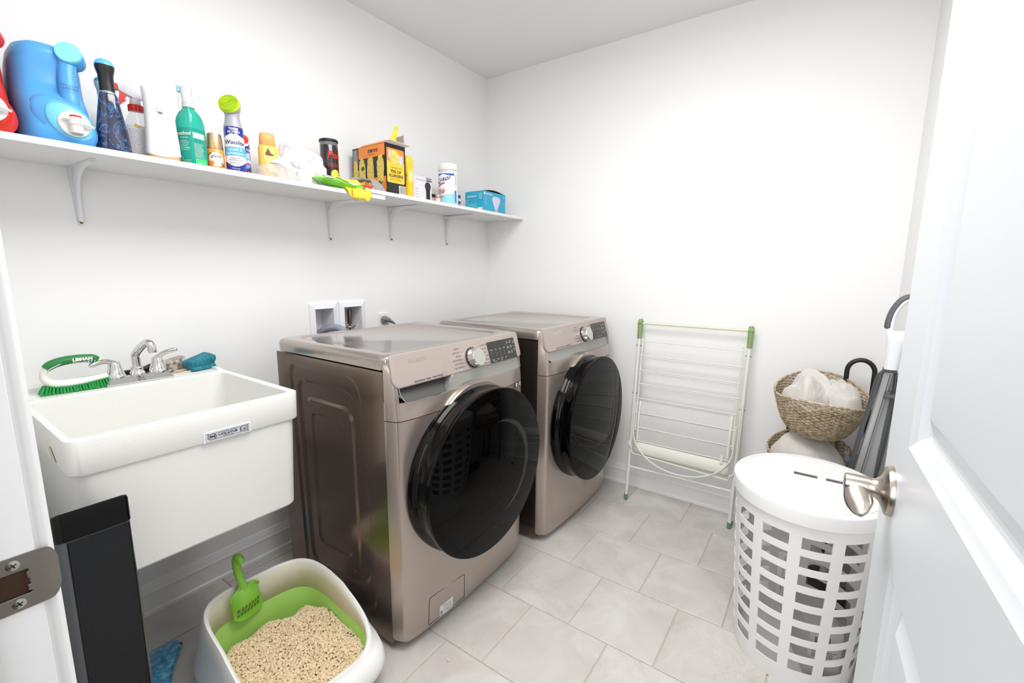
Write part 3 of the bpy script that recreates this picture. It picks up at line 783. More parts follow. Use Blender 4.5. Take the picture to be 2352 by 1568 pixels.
# ---------------------------------------------------------------- shelf boards and brackets
M_shelf = mat('shelf_melamine', (240, 240, 240), .35)
SY = -.292
s1 = thing('shelf_board', 'long white wall shelf board carrying the jugs and spray bottles', 'shelf', ((EW-1.10)/2, 0, 1.556))
build('board', MB().box((EW+1.10)/2, -(EW+1.10)/2, SY, -.001, 0, .017), M_shelf, s1, bevel=.0012)
s2 = thing('shelf_board', 'short white wall shelf board in the corner, lapped over the long one', 'shelf', (-.60, 0, 1.5732), rot=(0, .0055, 0))
build('board', MB().box(-.60, .598, SY, -.001, 0, .016), M_shelf, s2, bevel=.0012)
M_brk = mat('bracket_white', (236, 238, 242), .35)
M_scr = mat('screw_brass', (120, 100, 60), .35, 1)
for i, (bx, bz, lab) in enumerate([(-2.052, 1.556, 'white steel shelf bracket under the dark blue spray bottle'), (-1.188, 1.556, 'white steel shelf bracket at the joint of the two boards'), (-.828, 1.5735, 'white steel shelf bracket between the board joint and the corner bracket'), (-.402, 1.570, 'white steel shelf bracket nearest the corner of the room')]):
    T = thing('shelf_bracket', lab, 'bracket', (bx, 0, bz), group='brackets under the wall shelf')
    mb = MB(); H_ = .172; A_ = .205
    n = 14; secs = []
    for k in range(n+1):       # wall flange, tapering down
        t = k/n; w_ = .0145*(1-t)+.006*t
        secs.append([(-w_, -.0015, -H_*t), (w_, -.0015, -H_*t), (w_, -.004, -H_*t), (-w_, -.004, -H_*t)])
    mb.loft(secs)
    secs = []
    for k in range(n+1):
        t = k/n; w_ = .0145*(1-t)+.006*t
        secs.append([(-w_, -.004-A_*t, -.0005), (w_, -.004-A_*t, -.0005), (w_, -.004-A_*t, -.003), (-w_, -.004-A_*t, -.003)])
    mb.loft(secs)
    build('flange', mb, M_brk, T, smooth=20)
    # hollow rib, hyperbolic inner edge
    mb = MB(); cv = []
    for k in range(25):
        t = k/24; a = t*pi/2
        cv.append((-(.010+(A_-.016)*(1-t)**2.5), -(.006+(H_-.020)*t**2.5)))
    secs = []
    for k, (y, z) in enumerate(cv):
        wd = .0065
        secs.append([(-wd, min(-.003, y*1.0+.0), z), (-wd*.45, y-.004, z-.004), (wd*.45, y-.004, z-.004), (wd, y, z), (wd, -.003 if k > 12 else y, z if k > 12 else -.002), (-wd, -.003 if k > 12 else y, z if k > 12 else -.002)])
    mb.loft(secs); build('rib', mb, M_brk, T, smooth=40)
    for y, z in ((-.0045, -.022), (-.0045, -.160)):
        build('screw', MB().lathe([(.0042, 0), (.0038, -.002), (.0015, -.0028)], 12, (0, y, z), 'y', cap0=False).xf(Matrix.Translation((.012 if z > -.1 else .0, 0, 0 if z > -.1 else -.004))), M_scr if i == 0 else mat('screw_dark', (90, 84, 78), .4, .8), T)
    build('screw', MB().lathe([(.0045, -.0052), (.0045, -.003)], 12, (0, -.19, 0)), mat('screw_zinc'), T)

# ---------------------------------------------------------------- things on the shelf
ZL = 1.5731
def zr(x): return 1.5732-.0055*(x+.60)+.0161
def face_cam(x, y): return math.atan2(CAMP.y-y, CAMP.x-x)+pi/2
def cyl_front(r, off=.0004, z0=0, e=1): return cylmap(r, -pi/2, z0, (0, 0), off)
def loftz(secs): return MB().loft(secs)
def se(w_, d_, e, z, n=40, cx=0, cy=0): return at(sell(w_/2, d_/2, e, n, cx, cy), z)

def jug(label, x, y, rz, body, padc, capc, cat='detergent jug', partial=False):
    T = thing('detergent_jug', label, 'jug', (x, y, ZL), rz, 'large detergent jugs on the shelf')
    m1 = body
    mb = MB(); P = [(0, .132, .238, 0), (.004, .142, .250, 0), (.03, .146, .256, 0), (.085, .146, .254, .0), (.11, .145, .236, .009), (.135, .144, .206, .022), (.165, .143, .194, .026), (.20, .141, .194, .022), (.225, .133, .190, .016), (.242, .115, .176, .010), (.252, .082, .14, .006), (.255, .03, .09, .004)]
    mb.loft([at(sell(a/2, b/2, 3.4 if z < .21 else 2.8, 48, 0, c), z) for z, a, b, c in P])
    build('body', mb, m1, T, smooth=70)
    # handle post down the front and neck
    mb = MB(); mb.tube(spline([(.032, -.086, .088), (.033, -.093, .11), (.033, -.088, .14), (.035, -.080, .175), (.039, -.074, .208), (.044, -.066, .230)], 4), [.020]*4+[.0185]*13+[.022]*4, 18)
    build('grip', mb, m1, T, smooth=70)
    d = Vector((-.30, -.92, .20)).normalized(); rot = d.to_track_quat('Z', 'Y').to_matrix().to_4x4()
    mb = MB(); mb.lathe([(.027, -.03), (.0275, .006), (.0255, .009)], 36); mb.xf(Matrix.Translation((.046, -.078, .233)) @ rot)
    build('neck', mb, m1, T, smooth=50)
    mb = MB(); mb.lathe([(.0262, .008), (.0268, .0155), (.0255, .018), (.024, .0183)], 36); mb.xf(Matrix.Translation((.046, -.078, .233)) @ rot)
    build('cap', mb, capc, T, smooth=40)
    mb = MB()
    for k in range(2): pass
    # raised oval pad with spigot at the foot
    def ov(a, b, y_, cx=.022, cz=.056, e=2.2): return [(cx+p[0], y_, cz+p[1]+p[0]*-.25) for p in sell(a, b, e, 44)]
    mb = MB(); mb.loft([ov(.046, .045, -.115), ov(.0455, .0435, -.128), ov(.043, .040, -.1325), ov(.0415, .0385, -.131), ov(.040, .037, -.1325), ov(.02, .02, -.1338)])
    build('spigot_pad', mb, padc, T, smooth=60)
    cx, cz = .029, .049
    mb = MB(); mb.loft([[(.012+p[0], y_, .056+p[1]-.3*p[0]) for p in sell(a, b, 2.1, 40)] for a, b, y_ in ((.066, .058, -.10), (.060, .052, -.117), (.052, .046, -.1265), (.02, .02, -.1285))]); build('foot_bulge', mb, m1, T, smooth=70)
    mb = MB(); mb.lathe([(.031, -.129), (.0315, -.137), (.029, -.1395), (.027, -.1385), (.012, -.1385)], 40, (cx, 0, cz), 'y')
    sp_ = build('spigot', mb, M_label_w, T, smooth=40)
    mb = MB(); mb.tube([(cx-.022, -.145, cz+.010), (cx-.006, -.151, cz+.009), (cx+.014, -.151, cz+.003), (cx+.036, -.146, cz-.004)], [.0035, .0045, .0045, .003], 10); mb.lathe([(.0155, -.004), (.015, .012), (.012, .014)], 24, (cx+.002, -.146, cz+.0)); mb.lathe([(.0125, -.025), (.0135, .0)], 20, (cx+.002, -.146, cz), cap0=False)
    build('tap', mb, M_label_w, sp_, smooth=50)
    build('button', MB().lathe([(.012, .012), (.0115, .018), (.006, .020)], 24, (cx+.002, -.146, cz)), mat('spigot_red', (190, 40, 36), .35), sp_)
    return T
M_blue = mat('jug_blue', (86, 168, 234), .32, spec=.4, sss=.0)
M_bluel = mat('jug_blue_pale', (120, 208, 244), .32)
M_capb = mat('jug_cap_aqua', (140, 236, 246), .35)
M_red = mat('jug_red', (228, 52, 34), .28)
j1 = jug('big pale blue detergent jug with an aqua cap and white spigot', -2.117, -.148, radians(-4), M_blue, M_bluel, M_capb)
mb = MB(); TF = lambda u, v: (.033+u, -.1105+(v-.15)*.36, v)
letter(mb, '789 10:43', .0085, lambda a, b: TF(a, .148+b)); letter(mb, '2025/2/8', .0085, lambda a, b: TF(a, .139+b))
build('date_code', mb, mat('ink_blue', (30, 60, 110), .5), j1, smooth=0)
j2 = jug('red detergent jug with a white spigot cut off by the picture edge', -2.269, -.158, radians(-3), M_red, M_red, mat('jug_cap_navy', (60, 52, 110), .35))

def sprayer(label, x, y, rz, neb, name='spray_bottle'):
    T = thing(name, label, 'spray bottle', (x, y, ZL), rz)
    P = [(0, .070, .042), (.004, .076, .046), (.02, .076, .046), (.06, .069, .044), (.10, .057, .041), (.135, .046, .037), (.152, .041, .034), (.157, .036, .032)]
    build('bottle', loftz([se(a, b, 2.6, z) for z, a, b in P]), neb[0], T, smooth=60)
    build('collar', MB().lathe([(.0185, .156), (.018, .161), (.0165, .163)], 28), neb[1], T)
    hd = MB().loft([se(a, b, 2.2, z, 32) for z, a, b in [(.162, .034, .033), (.185, .033, .032), (.205, .034, .033), (.217, .040, .038), (.224, .043, .041), (.229, .043, .041)]])
    h = build('head', hd, neb[2], T, smooth=60)
    build('cap', MB().loft([se(a, b, 2.2, z, 32) for z, a, b in [(.2292, .042, .040), (.235, .041, .039), (.241, .034, .033), (.245, .022, .021), (.2465, .006, .006)]]), neb[3], h, smooth=70)
    return T
def neb_mat():
    m = mat('storm_label', (14, 16, 40), .12, coat=.8); nt, N, Lk, b = nodes(m)
    tc = N('ShaderNodeTexCoord'); n = N('ShaderNodeTexNoise'); n.inputs['Scale'].default_value = 15; n.inputs['Detail'].default_value = 7; n.inputs['Distortion'].default_value = 1.6; n.inputs['Roughness'].default_value = .6
    r = ramp(N, [(.0, lin((12, 14, 38))), (.465, lin((18, 24, 62))), (.49, lin((20, 56, 116))), (.50, lin((84, 150, 208))), (.506, lin((20, 52, 108))), (.54, lin((24, 26, 58))), (1, lin((26, 22, 44)))])
    Lk(tc.outputs['Object'], n.inputs['Vector']); Lk(n.outputs[0], r.inputs[0]); Lk(r.outputs[0], b.inputs['Base Color']); return m
M_storm = neb_mat()
M_sleeve = mat('silver_blue', (150, 170, 180), .3, .4); M_head = mat('head_black', (18, 18, 20), .3); M_lblue = mat('cap_light_blue', (96, 190, 236), .3)
sprayer('dark blue spray bottle with lightning label and light blue cap', -2.009, -.237, face_cam(-2.009, -.237)+.15, (M_storm, M_sleeve, M_head, M_lblue))
b2 = sprayer('dark sprayer with a white head half hidden behind the blue spray bottle', -1.996, -.158, radians(-20), (mat('dark_label', (44, 48, 70), .25), mat('jug_red'), M_label_w, mat('teal_print', (70, 160, 175), .4)))
b2.scale = (.92, .92, .90)

# clear trigger sprayer
T = thing('trigger_sprayer', 'clear plastic sprayer with red collar and red trigger', 'spray bottle', (-1.922, -.150, ZL), radians(-8))
M_clear = mat('clear_plastic', (240, 242, 245), .06, trans=.92, ior=1.25)
M_milk = mat('milky_plastic', (238, 236, 240), .3, trans=.25, ior=1.2)
P = [(0, .066, .05), (.004, .072, .054), (.03, .073, .055), (.085, .070, .054), (.115, .062, .050), (.135, .046, .042), (.148, .033, .032), (.158, .030, .030)]
build('bottle', loftz([se(a, b, 2.6, z) for z, a, b in P]), M_clear, T, smooth=60)
mb = MB(); EF = lambda u, v, o=.0006: (.0365*math.copysign(abs(cos(-pi/2+u/.033))**.8, cos(-pi/2+u/.033)), -(.0275+o)*abs(sin(-pi/2+u/.033))**.8, v)
decal(mb, -.030, .030, .006, .105, EF, 14, 1)
lb = build('label', mb, mat('label_translucent', (236, 232, 236), .4), T, smooth=60)
mb = MB(); fakelines(mb, -.024, .026, .092, .0052, 17, .0010, lambda u, v: EF(u, v, .0012), 3); build('print', mb, mat('print_grey'), lb, smooth=0)
mb = MB(); mb.add([EF(-.010, .100, .0014), EF(.0, .096, .0014), EF(.002, .104, .0014), EF(-.008, .110, .0014)], [(0, 1, 2, 3)]); build('mark', mb, mat('mark_amber', (236, 190, 110), .5), lb, smooth=0)
mb = MB(); secs = []
for k, (r, z) in enumerate([(.0185, .149), (.019, .152), (.019, .166), (.0165, .1685)]):
    secs.append([((r+(.0006 if i % 2 else -.0004))*cos(2*pi*i/40), (r+(.0006 if i % 2 else -.0004))*sin(2*pi*i/40), z) for i in range(40)])
build('collar', mb.loft(secs), mat('spray_red', (216, 34, 34), .3), T, smooth=20)
mb = MB(); mb.lathe([(.0145, .168), (.0135, .178), (.012, .186)], 24); 
mb.loft([[(x, y, z) for y, z in roundpoly([(-.010, a), (.010, a), (.011, b), (-.011, b)], .004, 3)] for x, a, b in [(.018, .186, .206), (.014, .184, .214), (-.004, .186, .220), (-.03, .196, .221), (-.036, .200, .220), (-.038, .202, .218)]])
hd = build('sprayer_head', mb, M_milk, T, smooth=50)
mb = MB(); mb.box(-.050, -.039, -.009, .009, .200, .219); build('nozzle', mb, mat('spray_red'), hd, bevel=.002)
mb = MB(); mb.loft([[(x, y, z) for x, z in roundpoly([(-.034, .209), (-.020, .211), (-.0205, .187), (-.027, .174), (-.039, .158), (-.044, .152), (-.041, .170), (-.035, .192)], .003, 2)] for y in (-.0085, .0085)])
mb.add([(-.020, -.008, .178), (-.034, -.008, .174), (-.047, -.008, .153), (-.020, .008, .178), (-.034, .008, .174), (-.047, .008, .153)], [(0, 1, 2), (5, 4, 3), (0, 3, 4, 1), (1, 4, 5, 2), (2, 5, 3, 0)])
build('trigger', mb, mat('spray_red'), hd, smooth=30)

# automatic air freshener dispenser
T = thing('air_freshener', 'tall white plastic air freshener dispenser with a gold base', 'dispenser', (-1.887, -.222, ZL), face_cam(-1.887, -.222)+.1)
P = [(.0, .074, .052, 0), (.010, .082, .058, 0), (.022, .086, .062, 0), (.05, .084, .060, 0), (.10, .077, .055, .001), (.15, .073, .054, .002), (.185, .075, .055, .002), (.203, .078, .056, .002), (.2055, .074, .053, .002)]
mb = MB()
def smile(a, b, z, cy): return [(p[0], p[1], z+(.010*(1-(p[0]/(.043))**2) if z < .03 else 0)*(-1 if p[1] < 0 else 0)*(1 if z > .012 else 0) - (.0-.006*(p[0]/.04)*(z > .19))*(-1)) for p in sell(a/2, b/2, 2.8, 48, 0, cy)]
build('shell', loftz([smile(a, b, z, c) for z, a, b, c in P[2:]]), mat('appliance_white', (240, 240, 242), .3), T, smooth=60)
build('base', loftz([se(a*.985, b*.985, 2.8, z, 48, 0, c) for z, a, b, c in [(.0, .072, .050, 0), (.006, .079, .056, 0), (.024, .0855, .061, 0)]]), mat('gold_base', (222, 184, 140), .35, .3), T, smooth=60)
mb = MB(); mb.loft([[(x, -.0265-(.0008 if k else .0), z+.148) for x, z in roundpoly([(-.008, -.010), (.008, -.010), (.0085, .004), (0, .016), (-.0085, .004)], .004, 4)] for k in (0, 1)])
ey = build('eye_recess', mb, mat('recess_grey', (205, 205, 208), .4), T)
mb = MB(); mb.box(-.0045, .0045, -.0285, -.0265, .140, .150); build('nozzle', mb, M_label_w, ey, bevel=.0006)
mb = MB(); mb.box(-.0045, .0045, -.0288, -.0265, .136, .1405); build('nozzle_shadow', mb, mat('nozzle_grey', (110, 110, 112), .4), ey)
build('button', MB().lathe([(.0085, -.0302), (.008, -.0312), (.001, -.0316)], 24, (.006, 0, .052), 'y', cap0=False), mat('button_cream', (238, 237, 228), .4), T)

# teal spray bottle with a front ridge
T = thing('teal_spray_bottle', 'teal translucent spray bottle with a clear frosted nozzle', 'spray bottle', (-1.808, -.222, ZL), face_cam(-1.808, -.222))
M_teal = mat('teal_bottle', (52, 198, 176), .12, trans=.35, ior=1.3, coat=.5); M_teal2 = mat('teal_liquid', (20, 170, 150), .12, trans=.2, ior=1.3, coat=.5)
def lens(w_, d_, z, n=20):
    q = []
    for i in range(n+1):
        t = -1+2*i/n; q.append((t*w_/2, -d_/2*(1-abs(t)**1.5)-.004*(1-abs(t))))
    for i in range(1, n):
        t = 1-2*i/n; q.append((t*w_/2, d_/2*(1-abs(t)**2.2)))
    return at(q, z)
P = [(0, .070, .044), (.003, .074, .048), (.05, .076, .050), (.10, .0765, .050), (.115, .076, .050)]
build('bottle', loftz([lens(a, b, z) for z, a, b in P]), M_teal2, T, smooth=50)
P = [(.1151, .076, .050), (.132, .075, .049), (.148, .068, .045), (.162, .055, .039), (.173, .039, .032), (.178, .030, .030)]
build('shoulder', loftz([lens(a, b, z) for z, a, b in P]), M_teal, T, smooth=50)
mb = MB(); mb.lathe([(.0145, .178), (.0170, .179), (.0170, .192), (.0155, .194)], 28)
mb.loft([se(a, b, 2.4, z, 24, cx) for z, a, b, cx in [(.194, .031, .030, 0), (.205, .029, .027, -.001), (.214, .026, .023, -.002), (.222, .031, .023, -.002), (.236, .033, .023, -.001), (.242, .028, .019, 0)]])
hd = build('sprayer_head', mb, mat('frosted', (226, 230, 230), .35, trans=.3, ior=1.2), T, smooth=50)
build('nozzle', MB().box(-.026, -.017, -.007, .007, .222, .240), mat('nozzle_aqua', (150, 220, 218), .3, trans=.3), hd, bevel=.002)
build('trigger', MB().tube([(-.018, -.004, .218), (-.023, -.006, .200), (-.024, -.008, .180), (-.022, -.008, .165)], [.004, .003, .0025, .002], 8), mat('frosted'), hd)
LF = lambda o: (lambda u, v: (u, -.0250*(1-abs(u/.038)**1.5)-.004*(1-abs(u/.038))-o, v))
mb = MB(); letter(mb, 'method', .0155, lambda a, b: LF(.0008)(-.020+a*.8, .098+b), bold=.0002)
letter(mb, 'cleaning', .006, lambda a, b: LF(.0008)(-.019+a, .086+b)); fakelines(mb, -.031, -.006, .076, .0055, 6, .0012, LF(.0008), 9, .5)
fakelines(mb, .006, .033, .070, .0032, 14, .0007, LF(.0008), 4, .3); letter(mb, '100%', .006, lambda a, b: LF(.0008)(.018+a, .012+b)); ring2(mb, -.031, .024, .005, .0008, LF(.0009))
fakelines(mb, -.026, -.004, .018, .004, 4, .0008, LF(.0008), 8, .3)
build('print', mb, mat('print_white', (238, 245, 242), .5), T, smooth=0)
mb = MB(); decal(mb, .005, .034, .086, .103, LF(.0007), 8, 1); build('bubble', mb, mat('bubble_pale', (214, 242, 236), .5), T, smooth=0)
mb = MB(); decal(mb, .006, .036, .008, .026, LF(.0006), 8, 1); decal(mb, -.018, -.004, .053, .057, LF(.0006), 3, 1); build('green_patch', mb, mat('patch_green', (60, 205, 120), .5), T, smooth=0)
mb = MB(); fakelines(mb, .008, .032, .099, .0035, 4, .0007, LF(.0010), 6); build('bubble_print', mb, mat('print_teal', (90, 150, 140), .5), T, smooth=0)

def can(name, label, cat, x, y, z, bands, r=.0, rz=None, n=40, group=None, parts=()):
    """bands: list of (part name, profile, material)"""
    T = thing(name, label, cat, (x, y, z), face_cam(x, y) if rz is None else rz, group)
    for nm, prof, m in bands: build(nm, MB().lathe(prof, n), m, T, smooth=40)
    return T
# small aerosol with gold cap
r = .0255
T = can('aerosol_can', 'short orange air freshener can with a matt gold cap', 'aerosol can', -1.742, -.222, ZL,
    [('body', [(.024, 0), (r, .002), (r, .062), (.0235, .068), (.022, .070)], mat('glade_orange', (244, 158, 62), .3, coat=.3)),
     ('cap', [(.0245, .068), (.0248, .072), (.0215, .112), (.0205, .116), (.017, .1175)], mat('gold_cap', (196, 168, 128), .3, .7))])
CF = cyl_front(r); CF2 = cylmap(r, -pi/2, 0, (0, 0), .0009)
mb = MB(); disc(mb, .002, .034, .0215, CF, 28, .0225); lb = build('label', mb, M_label_w, T, smooth=0)
mb = MB(); letter(mb, 'glade', .0145, lambda a, b: CF2(.002+a, .044+b), shear=.3); ring2(mb, -.018, .006, .0025, .001, CF2); build('print', mb, mat('print_brown', (70, 60, 60), .5), lb, smooth=0)
mb = MB(); disc(mb, -.012, .022, .0075, CF2, 16); disc(mb, .014, .009, .006, CF2, 14); build('fruit_print', mb, mat('fruit_orange', (240, 130, 50), .5), lb, smooth=0)
mb = MB()
for cx_, cy_, rr_ in ((-.014, .052, .004), (.021, .016, .005), (.017, .022, .004), (-.019, .047, .003)): disc(mb, cx_, cy_, rr_, CF2, 6, rr_*.6)
build('leaf_print', mb, mat('leaf_green', (60, 100, 50), .5), lb, smooth=0)

# carpet foam can with brush head
r = .0295
T = can('foam_can', 'blue and white carpet cleaner can with a lime brush head', 'aerosol can', -1.688, -.242, ZL,
    [('body', [(.028, 0), (r, .002), (r, .140), (.0285, .143), (.026, .145)], mat('woolite_blue', (22, 34, 150), .15, coat=.6)),
     ('neck', [(.0285, .1445), (.0275, .150), (.0235, .166), (.0215, .180), (.0225, .190)], mat('head_grey', (168, 170, 178), .35))])
CF = cyl_front(r); CF2 = cylmap(r, -pi/2, 0, (0, 0), .0009)
mb = MB(); mb.grid(lambda u, v: CF(u, .028+.012*(1-cos(u/.030*1.4))*0+(.084-.0)*v*(1)-.010*(1-v)*cos(u/.05*pi)+.008*v*cos(u/.06*pi)), 16, 6, -.040, .040)
lb = build('label', mb, M_label_w, T, smooth=60)
mb = MB(); decal(mb, -.040, .040, .052, .080, CF2, 16, 1); build('cyan_band', mb, mat('woolite_cyan', (80, 180, 230), .3), lb, smooth=0)
mb = MB(); CF3 = cylmap(r, -pi/2, 0, (0, 0), .0013); letter(mb, 'carpet &\nupholstery', .0125, lambda a, b: CF3(a, .066+b), bold=.0002); build('band_print', mb, M_label_w, lb, smooth=0)
mb = MB(); letter(mb, 'Woolite', .0185, lambda a, b: CF3(a, .094+b), bold=.0003, shear=.15); letter(mb, 'STAIN LIFT\nTECHNOLOGY', .0062, lambda a, b: CF3(a, .041+b)); fakelines(mb, -.020, .020, .031, .003, 3, .0007, CF3, 3)
build('print', mb, mat('woolite_navy', (34, 36, 110), .4), lb, smooth=0)
mb = MB(); letter(mb, 'TRIPLE\nACTION\nFOAM', .0095, lambda a, b: CF2(a, .127+b), bold=.0003); fakelines(mb, -.018, .018, .110, .003, 2, .0008, CF2, 7); letter(mb, 'Removes', .006, lambda a, b: CF2(a, .012+b)); fakelines(mb, -.018, .018, .005, .003, 2, .0008, CF2, 2)
build('white_print', mb, M_label_w, T, smooth=0)
d = Vector((-.30, -.80, .40)).normalized(); RM = Matrix.Translation((-.004, -.010, .214)) @ d.to_track_quat('Z', 'Y').to_matrix().to_4x4()
mb = MB(); mb.lathe([(.016, -.036), (.022, -.028), (.029, -.012), (.0325, -.002), (.0325, .002)], 36).xf(RM); mb.lathe([(.0225, .186), (.0225, .200)], 24)
hd = build('brush_head', mb, mat('head_grey'), T, smooth=50)
mb = MB(); mb.lathe([(.0325, .002), (.0318, .007), (.030, .0078)], 36)
rr = random.Random(3)
for ring_ in range(7):
    R0 = .0035+.0042*ring_; nn = max(5, int(2*pi*R0/.0028))
    for i in range(nn):
        a = 2*pi*i/nn+ring_; x_, y_ = R0*cos(a), R0*sin(a)
        mb.lathe([(.0016, .006), (.0015, .0135+.001*rr.random())], 5, (x_, y_, 0))
build('bristles', mb.xf(RM), mat('lime_bristle', (196, 232, 40), .5), hd, smooth=0, kind='stuff')

# white-capped stain remover can
r = .030
T = can('aerosol_can', 'navy and white stain remover can behind the foam can', 'aerosol can', -1.641, -.178, ZL,
    [('body', [(.0285, 0), (r, .002), (r, .138), (.0285, .141)], mat('resolve_navy', (26, 30, 120), .15, coat=.6)),
     ('cap', [(.0285, .1405), (.029, .144), (.027, .162), (.022, .169), (.012, .171)], M_label_w)], rz=face_cam(-1.641, -.178)+.25)
CF = cyl_front(r); CF2 = cylmap(r, -pi/2, 0, (0, 0), .0009); CF3 = cylmap(r, -pi/2, 0, (0, 0), .0013)
mb = MB(); disc(mb, .004, .125, .026, CF, 24, .022); letter(mb, 'ULTRA\nSTAIN', .012, lambda a, b: CF(.014+a, .086+b), bold=.0002); l1 = build('label', mb, M_label_w, T, smooth=0)
mb = MB(); disc(mb, .004, .127, .021, CF2, 24, .015); build('red_oval', mb, mat('resolve_red', (214, 44, 40), .3), l1, smooth=0)
mb = MB(); disc(mb, .010, .055, .020, CF, 24, .026); build('sky_oval', mb, mat('resolve_sky', (90, 160, 225), .3), l1, smooth=0)
mb = MB(); letter(mb, 'OXI\nCLEAN', .016, lambda a, b: CF2(.010+a, .062+b), bold=.0006); letter(mb, '1', .018, lambda a, b: CF3(-.002+a, .127+b)); build('white_print', mb, M_label_w, l1, smooth=0)
mb = MB(); letter(mb, 'GEL STICK', .0065, lambda a, b: CF2(.012+a, .016+b), bold=.0002); build('yellow_print', mb, mat('print_yellow', (240, 220, 70), .5), l1, smooth=0)
mb = MB(); fakelines(mb, -.004, .026, .008, .003, 2, .0008, CF2, 5); build('small_print', mb, M_label_w, l1, smooth=0)
mb = MB(); mb.grid(lambda u, v: CF3(.002+.024*u, .0455+.005*(v-.5)*(1.2-u)), 6, 1); build('arrow', mb, mat('resolve_red'), l1, smooth=0)

# yellow lotion bottle
T = thing('lotion_bottle', 'flat yellow bottle with an orange cap standing behind the plastic bags', 'bottle', (-1.519, -.130, ZL), radians(-16))
build('bottle', loftz([se(a, b, 3, z) for z, a, b in [(0, .060, .034), (.003, .066, .038), (.06, .068, .039), (.130, .066, .037), (.138, .062, .034), (.141, .054, .030)]]), mat('lotion_yellow', (248, 206, 96), .35), T, smooth=60)
build('cap', loftz([se(a, b, 2.8, z, 40, 0) for z, a, b in [(.1412, .053, .030), (.143, .056, .032), (.176, .053, .031), (.184, .048, .027), (.186, .035, .02)]]), mat('lotion_orange', (248, 176, 104), .35), T, smooth=60)
mb = MB(); BF = lambda o: (lambda u, v: (u, -.0190+.0115*abs(u/.034)**3-o, v))
decal(mb, -.026, .026, .010, .112, BF(.0006), 10, 1); lb = build('label', mb, mat('label_pale_yellow', (252, 226, 140), .4), T, smooth=60)
mb = MB(); fakelines(mb, -.022, .022, .098, .0062, 13, .0008, BF(.0012), 11, .1); build('print', mb, mat('print_olive', (190, 160, 90), .5), lb, smooth=0)
mb = MB(); disc(mb, -.003, .124, .0036, BF(.0012), 8); mb.add([BF(.0013)(*p) for p in [(-.012, .104), (.002, .102), (.016, .104), (.018, .107), (.008, .110), (.004, .115), (.003, .121), (-.004, .122), (-.009, .116), (-.013, .110)]], [tuple(range(10))]); build('emblem', mb, mat('print_brown2', (110, 78, 50), .5), lb, smooth=0)

# crumpled plastic bags
def crumple(a, b, h, seed, lean=0, amp=.22, n=64, freq=9, pw=.8, sk=0):
    mb = MB()
    def f(u, v):
        th = 2*pi*u; ph = v*pi/2
        r0 = cos(ph)**.75 if v < 1 else 0
        x, y, z = a*r0*cos(th), b*r0*sin(th), h*sin(ph)**pw
        p = Vector((x*freq+seed, y*freq, z*freq))
        q = noise.noise(p); q2 = abs(noise.noise(p*2.1+Vector((3, 7, seed)))); q3 = abs(noise.noise(p*4.7+Vector((1, seed, 5))))
        k = 1+amp*q*1.5-amp*.9*(.35-q2)+amp*.28*q3
        return (x*k+lean*z+sk*z*z, y*k, max(.0008, z*(1+amp*q*.6-amp*.3*q2)))
    mb.grid(f, n, n//2); return mb
M_bagc = bumpy(mat('bag_clear', (240, 232, 226), .22, trans=.0, alpha=.38, spec=.6), 70, .6, .004, 4); M_bagw = bumpy(mat('bag_white', (244, 242, 246), .35, spec=.4), 60, .45, .004, 4)
T = thing('plastic_bag', 'clear crumpled plastic bag lying in front of the yellow bottle', 'plastic bag', (-1.520, -.212, ZL), .25)
build('film', crumple(.078, .045, .070, 3, .15, .4, 48, 16), M_bagc, T, smooth=40, fix=True)
T = thing('plastic_bag', 'white crumpled plastic bag heaped beside the black tennis ball can', 'plastic bag', (-1.385, -.165, ZL), -.12)
build('film', crumple(.096, .062, .158, 9, -.20, .42, 90, 15, .85), M_bagw, T, smooth=40, fix=True)

# tennis ball tube
r = .0370
T = can('tennis_ball_can', 'black tennis ball can with a dark lid and red lettering', 'can', -1.247, -.115, ZL,
    [('body', [(.036, 0), (r, .002), (r, .196), (.0360, .200)], mat('can_black', (26, 24, 26), .15, coat=.6)),
     ('clear_neck', [(.0362, .1995), (.0362, .214)], mat('neck_grey', (110, 110, 112), .12, coat=.5)),
     ('lid', [(.0375, .213), (.039, .215), (.039, .222), (.0365, .225), (.033, .224)], M_blackp)], rz=face_cam(-1.247, -.115)+.1)
CF = cyl_front(r); CF2 = cylmap(r, -pi/2, 0, (0, 0), .0009)
mb = MB(); letter(mb, 'Penn', .040, lambda a, b: CF(.026+a, .158+b), bold=.0012, shear=.25)
for k in range(3): decal(mb, -.010, .050, .122-.005*k, .1235-.005*k, CF, 12, 1)
build('red_print', mb, mat('penn_red', (214, 30, 26), .4), T, smooth=0)
mb = MB(); disc(mb, .020, .080, .020, CF, 24); build('ball_print', mb, mat('ball_yellow', (220, 226, 90), .5), T, smooth=0)
mb = MB(); decal(mb, -.010, .046, .030, .062, CF2, 12, 1); lb = build('white_band', mb, M_label_w, T, smooth=0)
mb = MB(); CF3 = cylmap(r, -pi/2, 0, (0, 0), .0013); letter(mb, 'AMERICAS\nSELLING', .0115, lambda a, b: CF3(.020+a, .046+b), bold=.0004); build('print', mb, M_print, lb, smooth=0)

